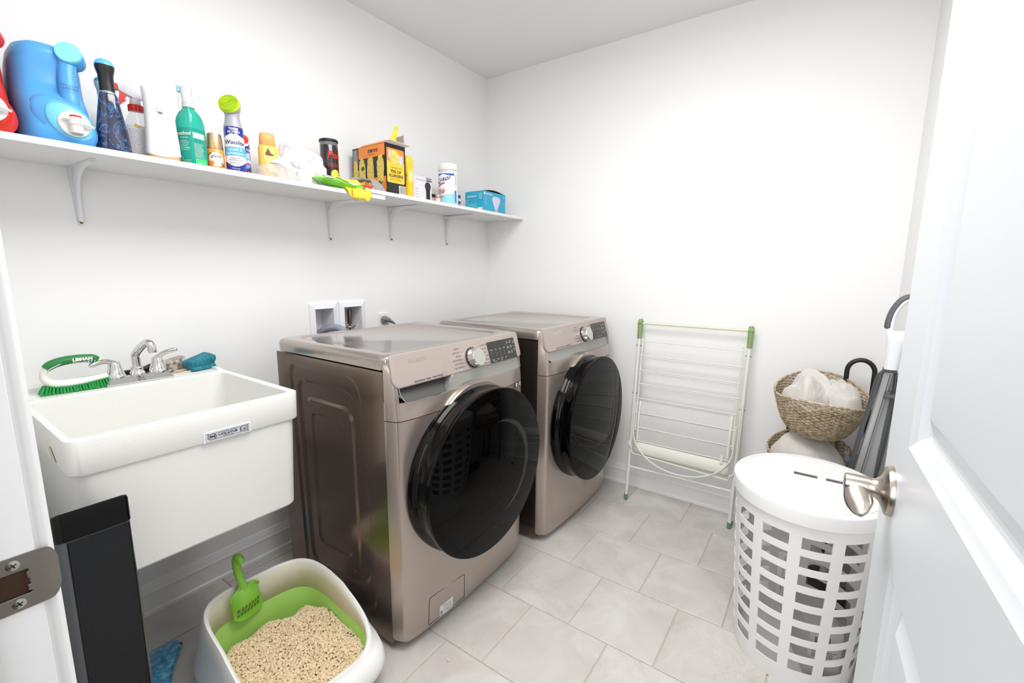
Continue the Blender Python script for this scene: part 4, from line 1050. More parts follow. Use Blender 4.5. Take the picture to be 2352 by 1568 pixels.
# duster refill box, flaps open
bx, by, bw, bd, bh = -1.074, -.272, .114, .232, .214
T = thing('duster_box', 'open black and orange duster refill box with a yellow handle poking out', 'box', (bx, by, zr(bx)+.0004))
M_cardb = mat('card_black', (28, 28, 30), .35); M_cardo = mat('card_orange', (240, 140, 50), .4); M_cardy = mat('card_amber', (244, 196, 60), .4); M_cardg = mat('card_grey', (168, 160, 152), .7); M_cardw = mat('card_white', (232, 230, 228), .6)
t = .0012; mb = MB(); mb.box(0, bw, 0, bd, 0, t); mb.box(0, t, 0, bd, 0, bh); mb.box(bw-t, bw, 0, bd, 0, bh); mb.box(0, bw, 0, t, 0, bh); mb.box(0, bw, bd-t, bd, 0, bh)
bo = build('carton', mb, M_cardb, T, smooth=0)
XF = lambda o: (lambda u, v: (-o, bd-u, v))   # left face, u from the back towards the front
YFr = lambda o: (lambda u, v: (u, -o, v))
mb = MB(); decal(mb, .045, bd-.004, bh-.052, bh-.002, XF(.0004), 1, 1); decal(mb, 0.0+.09, bd, 0, .072, XF(.0004), 1, 1)
build('orange_print', mb, M_cardo, bo, smooth=0)
mb = MB(); letter(mb, 'DOUBLE', .018, lambda a, b: XF(.0008)(bd-.085-a, bh-.024-b), bold=.0008); fakelines(mb, .115, .165, bh-.038, .004, 2, .0012, XF(.0008), 2)
build('inverted_print', mb, M_print, bo, smooth=0)
mb = MB(); decal(mb, .004, .040, bh-.068, bh-.006, XF(.0004), 1, 1); lb = build('drug_facts', mb, mat('facts_grey', (120, 120, 122), .5), bo, smooth=0)
mb = MB(); fakelines(mb, .006, .038, bh-.012, .005, 11, .001, XF(.0009), 12); build('facts_print', mb, M_label_w, lb, smooth=0)
# fluffy duster pictures: oval yellow shapes with ragged rims
def fluff(cu, cv, a, b, fn, seed):
    rr = random.Random(seed); mb = MB(); o = 0; n = 46
    mb.v.append(tuple(fn(cu, cv)))
    for i in range(n):
        th = 2*pi*i/n; k = 1+.10*(rr.random()-.5)*2
        mb.v.append(tuple(fn(cu+a*k*math.copysign(abs(cos(th))**.8, cos(th)), cv+b*k*math.copysign(abs(sin(th))**.8, sin(th)))))
    for i in range(n): mb.face((0, 1+i, 1+(i+1) % n))
    return mb
M_fluff = speckle(mat('fluff_yellow', (232, 196, 80), .7), (196, 160, 60), (248, 226, 130), 240, .4, .6, 3)
for i, (cu, b_) in enumerate(((.020, .062), (.068, .066), (.128, .068), (.196, .068))):
    build('duster_print', fluff(cu, .098, .018 if i == 0 else .024, b_, XF(.0006+.0001*i), i+2), M_fluff, bo, smooth=0)
mb = MB(); mb.grid(lambda u, v: XF(.0011)(.062+.022*u, .108+.016*v+.012*u-.01*u*u), 4, 1); build('badge_print', mb, mat('badge_grey', (80, 78, 70), .4), bo, smooth=0)
mb = MB(); letter(mb, 'Swiffer', .022, lambda a, b: XF(.0009)(.180+a, .046+b), bold=.0005, shear=.2); build('white_print', mb, M_label_w, bo, smooth=0)
q = roundpoly([(.006, .048), (bw-.008, .048), (bw-.008, bh-.018), (.006, bh-.018)], .007, 4)
mb = MB(); mb.add([YFr(.0005)(*p) for p in q], [tuple(range(len(q)))]); pn = build('amber_panel', mb, M_cardy, bo, smooth=0)
q = roundpoly([(.006, bh-.075), (bw-.008, bh-.075), (bw-.008, bh-.018), (.006, bh-.018)], [.001, .001, .007, .007], 4)
mb = MB(); mb.add([YFr(.0007)(*p) for p in q], [tuple(range(len(q)))]); build('orange_panel', mb, M_cardo, pn, smooth=0)
mb = MB(); mb.add([YFr(.0009)(.016, .150), YFr(.0009)(.098, .132), YFr(.0009)(.100, .168), YFr(.0009)(.018, .190)], [(0, 1, 2, 3)]); build('photo_print', mb, mat('photo_grey', (196, 200, 206), .5), pn, smooth=0)
build('duster_print', fluff(.052, .160, .026, .030, YFr(.0012), 31), M_fluff, pn, smooth=0)
mb = MB(); letter(mb, '95% OF', .0185, lambda a, b: YFr(.0010)(.056+a, .097+b), bold=.0005); letter(mb, 'ALLERGENS', .0170, lambda a, b: YFr(.0010)(.056+a, .079+b), bold=.0005, sx=.92); letter(mb, 'REMOVES UP TO', .0085, lambda a, b: YFr(.0010)(.060+a, .113+b)); fakelines(mb, .022, .100, .066, .006, 2, .0012, YFr(.001), 2, .2)
build('print', mb, M_print, pn, smooth=0)
mb = MB(); decal(mb, .072, .112, .003, .040, YFr(.0005), 1, 1); lb = build('barcode_patch', mb, M_label_w, bo, smooth=0)
mb = MB(); rr = random.Random(4); u = .076
while u < .109:
    w_ = .0006+.0012*rr.random(); decal(mb, u, u+w_, .005, .038, YFr(.0009), 1, 1); u += w_+.001+.001*rr.random()
build('barcode', mb, M_print, lb, smooth=0)
mb = MB(); mb.add([(0, 0, bh), (bw, 0, bh), (bw+.006, -.030, bh+.004), (.003, -.028, bh+.008)], [(0, 1, 2, 3)]); build('front_flap', mb, M_cardw, bo, smooth=0, solid=.0012)
mb = MB(); mb.add([(bw, .005, bh), (bw, bd-.01, bh), (bw+.006, bd-.02, bh+.052), (bw+.004, .01, bh+.055)], [(0, 1, 2, 3)]); build('side_flap', mb, M_cardg, bo, smooth=0, solid=.0012)
mb = MB(); mb.add([(0, .004, bh), (0, bd-.06, bh), (.010, bd-.065, bh+.010), (.012, .010, bh+.012)], [(0, 1, 2, 3)]); build('left_flap', mb, M_cardo, bo, smooth=0, solid=.0012)
T = thing('duster_wand', 'yellow plastic duster handle with a hole, standing in the open box', 'duster handle', (bx+.012, by+.060, zr(bx)+.030), rot=(radians(3), radians(19), 0))
secs = []
for z, a in [(0, .010), (.12, .012), (.20, .017), (.235, .016), (.262, .011), (.272, .009)]: secs.append(at(roundpoly([(-a, -.004), (a, -.004), (a, .004), (-a, .004)], .0025, 2), z))
mb = MB().loft(secs)
us = [2*pi*i/24 for i in range(25)]
mb.tube([(.0085*cos(a), 0, .285+.0115*sin(a)) for a in us[:-1]], .0048, 8, closed=True)
build('handle', mb, mat('handle_yellow', (250, 222, 70), .3), T, smooth=50)

# yellow aerosol, boxed gadget, jar, wipes, bulb carton
r = .027
T = can('aerosol_can', 'tall yellow aerosol can right beside the duster box', 'aerosol can', -.888, -.205, zr(-.888),
    [('body', [(.0255, 0), (r, .002), (r, .150)], mat('spray_yellow', (250, 206, 30), .25, coat=.4)),
     ('cap', [(.0272, .150), (.0272, .182), (.0255, .193), (.019, .200), (.006, .202)], mat('spray_yellow_cap', (250, 208, 40), .3))])
CF = cyl_front(r); CF2 = cylmap(r, -pi/2, 0, (0, 0), .0009)
mb = MB(); letter(mb, 'Pledge', .020, lambda a, b: CF(-.010-b, .095+a)); fakelines(mb, -.022, -.008, .060, .003, 15, .0008, CF, 4, .2); build('print', mb, mat('print_brown'), T, smooth=0)
mb = MB(); decal(mb, .006, .030, .080, .130, CF, 6, 1); decal(mb, -.022, -.010, .060, .068, CF, 3, 1); build('cream_label', mb, mat('label_cream', (250, 232, 150), .4), T, smooth=0)
gx, gy = -.836, -.176
T = thing('gadget_box', 'white carton printed with a black lens gadget, behind the yellow can', 'box', (gx, gy, zr(gx)-.0002))
mb = MB(); mb.box(0, .140, 0, .045, 0, .132); bo = build('carton', mb, mat('carton_white', (226, 224, 232), .4), T, bevel=.001)
GF = lambda o: (lambda u, v: (u, -o, v))
mb = MB(); decal(mb, .100, .140, .112, .129, GF(.0005), 1, 1); build('logo_patch', mb, mat('card_black'), bo, smooth=0)
mb = MB(); letter(mb, 'DOTEX', .012, lambda a, b: GF(.001)(.120+a, .1205+b), bold=.0004); build('logo', mb, M_label_w, bo, smooth=0)
mb = MB(); letter(mb, 'Remote Electric', .010, lambda a, b: GF(.0006)(.066+a, .114+b)); fakelines(mb, .024, .050, .068, .014, 4, .0015, GF(.0006), 3); build('print', mb, mat('print_grey'), bo, smooth=0)
mb = MB()
for (cx_, cz_, a, b) in ((.112, .088, .021, .021), (.112, .078, .017, .020)): disc(mb, cx_, cz_, a, GF(.0007+.0001*(cz_ < .08)), 24, b)
mb.add([GF(.0009)(*p) for p in [(.096, .078), (.128, .078), (.126, .060), (.127, .002), (.099, .002), (.099, .056)]], [(0, 1, 2, 3, 4, 5)])
dev = build('device_print', mb, mat('card_black'), bo, smooth=0)
mb = MB(); ring2(mb, .110, .090, .0105, .0022, GF(.0011), 24); build('lens_print', mb, mat('lens_grey', (90, 92, 96), .2), dev, smooth=0)
T = can('glass_jar', 'tiny glass jar with a red label between gadget carton and wipes tub', 'jar', -.672, -.198, zr(-.672),
    [('jar', [(.014, 0), (.0155, .002), (.0155, .036), (.013, .042)], mat('jar_red', (222, 120, 110), .2)), ('lid', [(.0145, .0415), (.0145, .052), (.0135, .053)], mat('jar_lid', (190, 188, 184), .2, .6))])
CF = cyl_front(.0155); mb = MB(); decal(mb, -.014, .014, .014, .032, CF, 8, 1); build('label', mb, mat('jar_label', (226, 214, 208), .4), T, smooth=0)
T = thing('cosmetic_carton', 'small beige carton with a dark panel tucked behind the wipes tub', 'box', (-.655, -.120, zr(-.655)-.0003))
mb = MB(); mb.box(0, .05, 0, .04, 0, .098); bo = build('carton', mb, mat('carton_beige', (226, 222, 214), .5), T, bevel=.001)
mb = MB(); decal(mb, .002, .048, .052, .070, GF(.0005), 1, 1); build('dark_panel', mb, M_print, bo, smooth=0)
r = .0520
T = can('wipes_tub', 'white disinfecting wipes tub with blue and red label', 'tub', -.612, -.215, zr(-.612),
    [('body', [(.050, 0), (r, .003), (r, .175), (.0495, .178)], M_label_w), ('lid', [(.0505, .1775), (.052, .180), (.0515, .206), (.049, .211), (.040, .212)], mat('lid_white', (242, 238, 234), .35))], rz=face_cam(-.612, -.215)-.22)
CF = cyl_front(r); CF2 = cylmap(r, -pi/2, 0, (0, 0), .0009); CF3 = cylmap(r, -pi/2, 0, (0, 0), .0013)
mb = MB(); mb.grid(lambda u, v: CF(u, .002+(.040+.020*(u+.05)/.1)*v), 20, 4, -.062, .062); build('wave_print', mb, mat('aqua_pale', (150, 214, 236), .4), T, smooth=0)
mb = MB(); mb.grid(lambda u, v: CF(u, .150+.010*v-.0*(u)+.0), 14, 1, -.052, .046); decal(mb, -.062, .062, .1765, .178, CF, 20, 1); decal(mb, .048, .060, .015, .075, CF, 3, 1); letter(mb, 'Disinfecting Wipes', .0065, lambda a, b: CF(-.018+a, .170+b)); build('blue_print', mb, mat('lysol_blue', (50, 92, 190), .4), T, smooth=0)
mb = MB(); disc(mb, -.016, .132, .032, CF2, 28, .024); lb = build('logo_oval', mb, M_label_w, T, smooth=0)
mb = MB(); letter(mb, 'Lysol', .036, lambda a, b: CF3(-.018+a, .130+b+a*.25), bold=.0008, shear=.35); build('logo', mb, mat('lysol_navy', (34, 56, 140), .4), lb, smooth=0)
mb = MB(); mb.grid(lambda u, v: CF3(-.048+.042*u, .094+.014*sin(u*pi/2)+.006*v), 10, 1); letter(mb, 'KILLS 99.9%\nOF VIRUSES &\nBACTERIA', .0078, lambda a, b: CF3(-.026+a, .070+b), bold=.0003); build('red_print', mb, mat('lysol_red', (204, 44, 50), .4), T, smooth=0)
mb = MB(); fakelines(mb, -.044, -.010, .050, .0045, 4, .001, CF3, 3); fakelines(mb, .050, .062, .150, .004, 12, .001, CF3, 4); build('small_print', mb, mat('print_slate', (90, 100, 130), .5), T, smooth=0)
T = thing('spice_bottle', 'slim white bottle with dark print showing behind the wipes tub', 'bottle', (-.545, -.105, zr(-.545)-.0003), -.3)
build('bottle', loftz([se(a, b, 2.4, z, 24) for z, a, b in [(0, .046, .04), (.003, .05, .044), (.11, .05, .044), (.125, .03, .03), (.15, .03, .03), (.153, .025, .025)]]), M_label_w, T, smooth=50)
mb = MB(); CF = cylmap(.0245, -pi/2, 0, (0, 0), .0012); letter(mb, 'AB', .02, lambda a, b: CF(.010+a, .098+b)); fakelines(mb, -.015, .020, .080, .006, 7, .002, CF, 6); build('print', mb, M_print, T, smooth=0)
T = thing('paper_carton', 'small white and navy carton wedged between wipes tub and bulb carton', 'box', (-.520, -.165, zr(-.52)-.0003), radians(8))
mb = MB(); mb.box(0, .075, 0, .05, 0, .092); bo = build('carton', mb, M_cardw, T, bevel=.001)
mb = MB(); decal(mb, .004, .075, .066, .084, GF(.0005), 1, 1); decal(mb, .004, .075, .038, .050, GF(.0005), 1, 1); build('navy_print', mb, mat('carton_navy', (44, 66, 120), .4), bo, smooth=0)
mb = MB(); mb.add([GF(.0005)(*p) for p in [(.004, .002), (.070, .020), (.074, .034), (.03, .036), (.004, .018)]], [(0, 1, 2, 3, 4)]); build('olive_print', mb, mat('carton_olive', (150, 148, 120), .5), bo, smooth=0)
lx_, ly_, lw, ld, lh = -.384, -.272, .214, .135, .112
T = thing('bulb_carton', 'teal light bulb carton with a white bulb picture at the shelf corner', 'box', (lx_, ly_, zr(lx_)+.0), rot=(0, .0055, 0))
M_tealc = mat('carton_teal', (44, 168, 206), .4); M_tealc2 = mat('carton_teal_dark', (36, 148, 176), .4)
mb = MB(); mb.box(0, lw, 0, ld, 0, lh); bo = build('carton', mb, M_tealc, T, bevel=.001)
XL = lambda o: (lambda u, v: (-o, ld-u, v))
mb = MB(); mb.grid(lambda u, v: (lw*(.03+.97*u), .004+ld*.9*v, lh+.001+.011*sin(pi*min(1, u*1.05))*(1-v*.7)), 12, 4); build('lid_flap', mb, mat('card_brown', (70, 56, 46), .7), bo, smooth=60, solid=.0012)
mb = MB()
prof = [(-.014, 0), (-.014, .022), (-.026, .045), (-.034, .066), (-.032, .080), (-.016, .086), (.016, .086), (.032, .080), (.034, .066), (.026, .045), (.014, .022), (.014, 0)]
mb.add([GF(.0005)(.122+a*1.15, .004+b) for a, b in prof], [tuple(range(12))]); bp_ = build('bulb_print', mb, mat('bulb_lilac', (214, 212, 232), .5), bo, smooth=0)
mb = MB()
for k in range(6): decal(mb, .122-.017+.0062*k, .122-.0145+.0062*k, .004, .020, GF(.0009), 1, 1)
build('socket_print', mb, mat('print_grey'), bp_, smooth=0)
mb = MB(); letter(mb, 'ecosmart', .017, lambda a, b: GF(.0008)(.052+a, .098+b-a*.02), bold=.0003); disc(mb, .010, .098, .007, GF(.0008), 16)
letter(mb, 'bright white', .010, lambda a, b: GF(.0008)(.022-b, .060+a)); letter(mb, 'LED\n6', .010, lambda a, b: GF(.0008)(.198+a, .090+b)); letter(mb, '65W', .009, lambda a, b: GF(.0008)(.198+a, .060+b)); letter(mb, '$1.08', .006, lambda a, b: GF(.0008)(.198+a, .046+b))
letter(mb, 'ecosmart', .018, lambda a, b: XL(.0008)(.050+a, .085+b), bold=.0003); letter(mb, 'LED', .012, lambda a, b: XL(.0008)(.115+a, .094+b)); fakelines(mb, .104, .126, .082, .006, 3, .002, XL(.0008), 3); fakelines(mb, .004, .030, .066, .008, 3, .0015, XL(.0008), 8)
build('print', mb, M_label_w, bo, smooth=0)
mb = MB(); decal(mb, .006, .088, .020, .044, XL(.0006), 1, 1); build('pale_panel', mb, mat('teal_pale', (90, 186, 208), .5), bo, smooth=0)
mb = MB(); decal(mb, .092, .130, .0, .020, XL(.0006), 1, 1); build('white_panel', mb, M_label_w, bo, smooth=0)

# refill pack, yellow and grey gloves, red carton
def sheet(fn, nu=24, nv=16): return MB().grid(fn, nu, nv)
T = thing('red_carton', 'low red carton with a barcode under the grey glove', 'box', (-1.185, -.262, ZL+.0001), radians(-6))
mb = MB(); mb.box(0, .085, 0, .06, 0, .036); bo = build('carton', mb, mat('carton_red', (214, 52, 44), .4), T, bevel=.001)
mb = MB(); decal(mb, .040, .076, .004, .032, GF(.0005), 1, 1); lb = build('barcode_patch', mb, M_label_w, bo, smooth=0)
mb = MB(); u = .043
while u < .073: decal(mb, u, u+.001, .007, .030, GF(.0009), 1, 1); u += .0024
build('barcode', mb, M_print, lb, smooth=0)
T = thing('refill_pack', 'lime green and clear refill pouch lying at the shelf edge', 'pouch', (-1.402, -.290, ZL+.004), radians(2))
def pouch(u, v, up):
    x = .195*u; y = -.012+.085*v; e = (sin(pi*min(1, max(0, u)))**.45)*(sin(pi*v)**.5)
    z = .022+.004*sin(7*u+2*v)+up*(.020*e+.003*noise.noise(Vector((x*40, y*40, up)))) ; z -= .012*u*(1-v)
    return (x, y+.004*sin(11*u), max(.0006, z+.006*v))
mb = MB(); mb.grid(lambda u, v: pouch(u, v, 1), 30, 14); mb.grid(lambda u, v: pouch(u, 1-v, -1), 30, 14)
pk = build('pouch', mb, mat('pouch_lime', (126, 206, 50), .25, coat=.4), T, smooth=60)
mb = MB(); mb.grid(lambda u, v: (lambda p: (p[0], p[1]-.0016, p[2]+.0014))(pouch(.42+.52*u+.03*sin(9*v), .06+.62*v+.05*sin(8*u), 1)), 22, 10)
build('clear_window', mb, mat('window_pale', (206, 228, 176), .15, coat=.5), pk, smooth=30)
mb = MB(); mb.grid(lambda u, v: (lambda p: (p[0], p[1]-.0018, p[2]+.0016))(pouch(.06+.20*u+.10*v, .02+.60*v, 1)), 8, 8)
lb = build('pouch_label', mb, mat('pouch_white', (232, 240, 236), .35), pk, smooth=60)
mb = MB(); PM = lambda u, v: (lambda p: (p[0], p[1]-.0028, p[2]+.0026))(pouch(.06+.20*u+.10*v, .02+.60*v, 1))
letter(mb, '8', .5, lambda a, b: PM(.60+a*.7, .66+b), bold=.01); letter(mb, 'Refills', .34, lambda a, b: PM(.52+a*.9, .20+b)); build('print', mb, M_print, lb, smooth=0)
def glove(name, label, loc, rz, m, path, width, seed, thick=.007):
    T = thing(name, label, 'glove', loc, rz)
    mb = MB(); P = spline(path, 6); K = len(P)
    secs = []
    for k, p in enumerate(P):
        t = k/(K-1); w_ = width[0]+(width[1]-width[0])*t
        a = P[min(k+1, K-1)]-P[max(k-1, 0)]; a.normalize(); side_ = Vector((1, 0, 0)) if abs(a.x) < .9 else Vector((0, 1, 0))
        side_ = (side_-a*side_.dot(a)).normalized(); up = side_.cross(a)
        q = []
        for i in range(20):
            th = 2*pi*i/20; fold = .003*sin(3*cos(th)*1.6+seed+t*4)
            q.append(p+side_*(w_*cos(th))+up*(thick*sin(th)*(.75+.35*sin(5*t+seed))+fold))
        secs.append(q)
    mb.loft(secs); build('glove_cuff', mb, m, T, smooth=70); return T
M_yg = bumpy(mat('rubber_yellow', (250, 216, 60), .42), 300, .1, .0005)
T = thing('cleaning_cloth', 'yellow cleaning cloth folded over and hanging below the shelf edge', 'cloth', (-1.255, SY, ZL))
CP = [(.105, .004), (.09, .030), (.065, .052), (.045, .040), (.025, .010), (-.006, .006), (-.0075, -.006), (-.010, -.024), (-.013, -.034), (-.020, -.030), (-.020, -.012), (-.014, .002)]
cps = spline([(0, a, b) for a, b in CP], 4)
def drape(u, v):
    k = v*(len(cps)-1); i0 = min(int(k), len(cps)-2); p = cps[i0].lerp(cps[i0+1], k-i0)
    hang = max(0, min(1, (v-.45)/.3)); xc = .012*sin(v*3)+.010*hang
    wd = (.062-.016*hang)*(1-.25*max(0, v-.85)/.15)
    x = xc+(u-.5)*2*wd
    e = (abs(u-.5)*2)**3
    z = p.z+.004*sin(9*u+5*v)+.003*sin(17*u-3*v)-.004*e*(1-hang)+.012*hang*e*(1 if p.z < 0 else .2)
    return (x, p.y-.003*sin(7*u+2)*(hang)-.002, max(z, .003) if p.y > .002 else z)
build('cloth', MB().grid(drape, 24, 44), M_yg, T, smooth=60, solid=.003)
glove('cleaning_glove', 'grey glove lying on the red carton against the duster box', (-1.165, -.245, ZL+.036), 0, mat('glove_grey', (150, 150, 152), .7), [(-.055, .03, .012), (-.03, .012, .022), (.0, -.004, .026), (.03, -.016, .018), (.052, -.026, -.004), (.060, -.031, -.026)], (.018, .022), 3, .009)
# ---------------------------------------------------------------- things on the tub ledge
M_green = mat('grip_green', (34, 128, 64), .45); M_bris = mat('bristle_green', (40, 160, 76), .5); M_wp = mat('brush_white', (240, 240, 236), .3)
T = thing('scrub_brush', 'green and white scrub brush with a loop handle on the tub ledge', 'brush', (-2.136, -.100, tz+.0006), radians(-2))
T.scale = (.93, .93, .93)
# sole, curls up at the heel into the loop
mb = MB()
P = spline([(.080, 0, .034), (.05, 0, .030), (.02, 0, .027), (-.02, 0, .026), (-.050, 0, .031), (-.066, 0, .044), (-.070, 0, .062), (-.062, 0, .080), (-.045, 0, .092), (-.02, 0, .0985), (.012, 0, .100), (.045, 0, .097), (.066, 0, .090)], 4)
rad = []
for k in range(len(P)):
    t = k/(len(P)-1); rad.append(.010+.006*sin(pi*min(1, t*1.9)) if t < .5 else .0135-.003*abs(t-.75)*4)
sec = []
mb.tube(P, rad, 14, flat=.85)
b0 = build('frame', mb, M_wp, T, smooth=70)
Pg = [Vector((p.x, p.y, p.z+.0014)) for p in P[28:]]
mb = MB().tube(Pg, [.0148]*2+[.0165]*(len(Pg)-6)+[.015, .013, .010, .006], 14, flat=.85)
gr = build('grip', mb, M_green, T, smooth=70)
mb = MB(); LFn = lambda u, v: (u, -.0170, v)
letter(mb, 'LIBMAN', .0135, lambda a, b: LFn(.022+a, .101+b), bold=.0009)
o = len(mb.v); mb.grid(lambda u, v: LFn(.0-.002+.046*u, .0935-.0045*sin(pi*min(1, u*1.1))*.8+.0012*v), 12, 1)
build('brand_print', mb, M_label_w, gr, smooth=0)
mb = MB()
for k in range(9): mb.add([LFn(-.012+.0075*k, .0865+.0003*k), LFn(-.010+.0075*k, .0865+.0003*k), LFn(-.007+.0075*k, .0915+.0003*k), LFn(-.009+.0075*k, .0915+.0003*k)], [(0, 1, 2, 3)])
for k in range(7): mb.add([(-.060+.0055*k, -.0155, .078+.0030*k), (-.058+.0055*k, -.0155, .077+.0030*k), (-.052+.0055*k, -.0160, .083+.0028*k), (-.054+.0055*k, -.0160, .084+.0028*k)], [(0, 1, 2, 3)])
build('grip_ridges', mb, M_label_w, gr, smooth=0)
mb = MB(); rr = random.Random(5)
for i in range(22):
    x = -.072+.0072*i; zt_ = .028+.004*(abs(x)/.08)
    for y in (-.016, -.006, .006, .016):
        lean = -.010*max(0, 1-i/7)+.006*max(0, (i-17)/4)
        yb = y*1.5; 
        for q in range(3):
            dx, dy = .0016*(rr.random()-.5)*2, .0016*(rr.random()-.5)*2
            mb.loft([[(x+dx*.4+.0022*cos(a), y*.7+dy*.4+.0022*sin(a), zt_-.004) for a in (0, 1.57, 3.14, 4.71)], [(x+lean+dx+.0026*cos(a), yb+dy+.0026*sin(a), .0005+.003*rr.random()) for a in (0, 1.57, 3.14, 4.71)]])
build('bristles', mb, M_bris, T, smooth=0, kind='stuff')
# dish/paint brushes and pipe-like black handle behind the faucet
T = thing('paint_brush', 'wide paint brush with pale bristles and black handle behind the faucet', 'paint brush', (-1.915, -.040, tz+.0006), radians(6))
mb = MB(); rr = random.Random(8)
for i in range(60):
    for j in range(5):
        z = .004+.038*i/60; y = -.010+.005*j
        mb.tube([(.022, y, z), (.05, y*1.2+.002*(rr.random()-.5), .004+.044*i/60), (.078+.008*rr.random(), y*1.5, .002+.050*i/60+.003*(rr.random()-.5))], [.0009, .0008, .0004], 3)
build('bristles', mb, speckle(mat('bristle_tan', (190, 176, 160), .7), (112, 96, 84), (214, 204, 192), 90, .35, .6), T, smooth=0, kind='stuff')
mb = MB(); mb.box(-.004, .024, -.013, .013, .002, .043); build('ferrule', mb, mat('ferrule_white', (214, 212, 208), .3, .3), T, bevel=.004)
mb = MB(); mb.loft([[(x, p[0], .022+p[1]) for p in sell(a, b, 2.5, 20)] for x, a, b in [(-.004, .012, .019), (-.02, .012, .018), (-.035, .010, .012), (-.06, .009, .008), (-.13, .009, .008), (-.20, .011, .008), (-.225, .009, .007)]])
build('handle', mb, M_blackp, T, smooth=50)
def thin_brush(label, loc, rz, L, m1, r=.0035):
    T = thing('artist_brush', label, 'artist brush', loc, rz, 'thin artist brushes on the tub ledge')
    mb = MB(); mb.tube([(0, 0, r), (L*.3, 0, r), (L*.6, 0, r), (L, 0, r)], [r*.5, r, r*.9, r*.8], 10); build('handle', mb, m1, T)
    mb = MB(); mb.tube([(L, 0, r), (L+.022, 0, r)], [r*.85, r*.7], 10); build('ferrule', mb, mat('ferrule_steel', (200, 200, 200), .2, 1), T)
    mb = MB(); mb.tube([(L+.022, 0, r), (L+.034, 0, r), (L+.042, 0, r)], [r*.7, r*.8, r*.1], 8); build('tuft', mb, mat('tuft_brown', (130, 110, 90), .7), T)
M_wood = mat('brush_wood', (214, 186, 148), .4); M_woodl = mat('brush_pale', (228, 224, 210), .4)
thin_brush('thin wooden artist brush lying between the paint brush and the sponge', (-1.880, -.072, tz+.0006), radians(12), .075, M_wood, .0045)
thin_brush('pale wooden artist brush pointing under the teal sponge', (-1.835, -.028, tz+.0006), radians(-18), .060, M_wood, .0035)
thin_brush('very thin white artist brush lying crosswise on the ledge before the sponge', (-1.870, -.095, tz+.0006), radians(8), .055, M_woodl, .0025)
T = thing('sponge', 'teal blue dented sponge at the right end of the tub ledge', 'sponge', (-1.790, -.070, tz+.0006), radians(14))
mb = MB(); secs = []
for k in range(9):
    t = k/8; z = .046*t; dent = .010*math.exp(-((t-.35)/.14)**2)
    w_, d_ = .092-(0 if 0 < k < 8 else .010), .058-(0 if 0 < k < 8 else .010)
    q = rrect(w_, d_, .014, 6)
    secs.append([(p[0]-.010*t+.004*sin(p[1]*60+t*3), p[1]+(dent if p[1] < 0 else -.3*dent)*(1 if p[0] > -.03 else .3), max(0, z+.006*t*noise.noise(Vector((p[0]*30, p[1]*30, 2)))+.010*t*(p[0]/.05))) for p in q])
mb.loft(secs)
M_sponge = speckle(bumpy(mat('sponge_teal', (34, 120, 140), .85), 260, .5, .002), (26, 104, 124), (46, 136, 154), 120, .35, .6)
build('body', mb, M_sponge, T, smooth=60)

# ---------------------------------------------------------------- tower heater
M_htr = mat('heater_grey', (96, 98, 102), .35, .4); M_htrb = mat('heater_black', (5, 5, 6), .14, spec=.3)
HW, HD, HH = .118, .095, .776
T = thing('tower_heater', 'black tower heater with a perforated grille in front of the tub', 'heater', (-2.254, -.740, 0), radians(0))
mb = MB()
def hsec(z, w_, d0): return [(-w_/2, HD, z), (-w_/2, .012, z), (-w_/2+.006, .003, z), (-w_/2+.012, 0, z), (w_/2-.012, 0, z), (w_/2-.006, .003, z), (w_/2, .012, z), (w_/2, HD, z)]
mb.loft([hsec(z, w_, 0) for z, w_ in ((.03, .128), (.3, .122), (.6, HW+.001), (.716, HW))])
bd_ = build('body', mb, M_htr, T, smooth=30)
mb = MB(); mb.loft([[(p[0], p[1]+.0, z) for p in rrect(HW+e, HD+e, .012, 4, 0, HD/2)] for z, e in ((.7165, .001), (.7175, .003), (HH-.008, .003), (HH-.002, .0), (HH, -.006))])
for i_, (x_, y_, z_) in enumerate(mb.v):
    if z_ > .75: mb.v[i_] = (x_, y_, z_-max(0, y_-.004)*.46)
cp = build('head', mb, M_htrb, T, smooth=35)
mb = MB()
for k in range(4):
    s0_ = len(mb.v); mb.box(-.045+.024*k, -.030+.024*k, .020, .045, -.0005, .0012); mb.xf(Matrix.Translation((0, 0, HH)) @ Matrix(((1, 0, 0, 0), (0, 1, 0, 0), (0, -.46, 1, 0), (0, 0, 0, 1))), s0_)
build('button', mb, M_blackp, cp, bevel=.0008, kind='stuff')
mb = MB(); mb.lathe([(.105, 0), (.108, .006), (.10, .022), (.07, .032)], 40, (0, HD/2, 0)); build('base', mb, M_htrb, T, smooth=40)
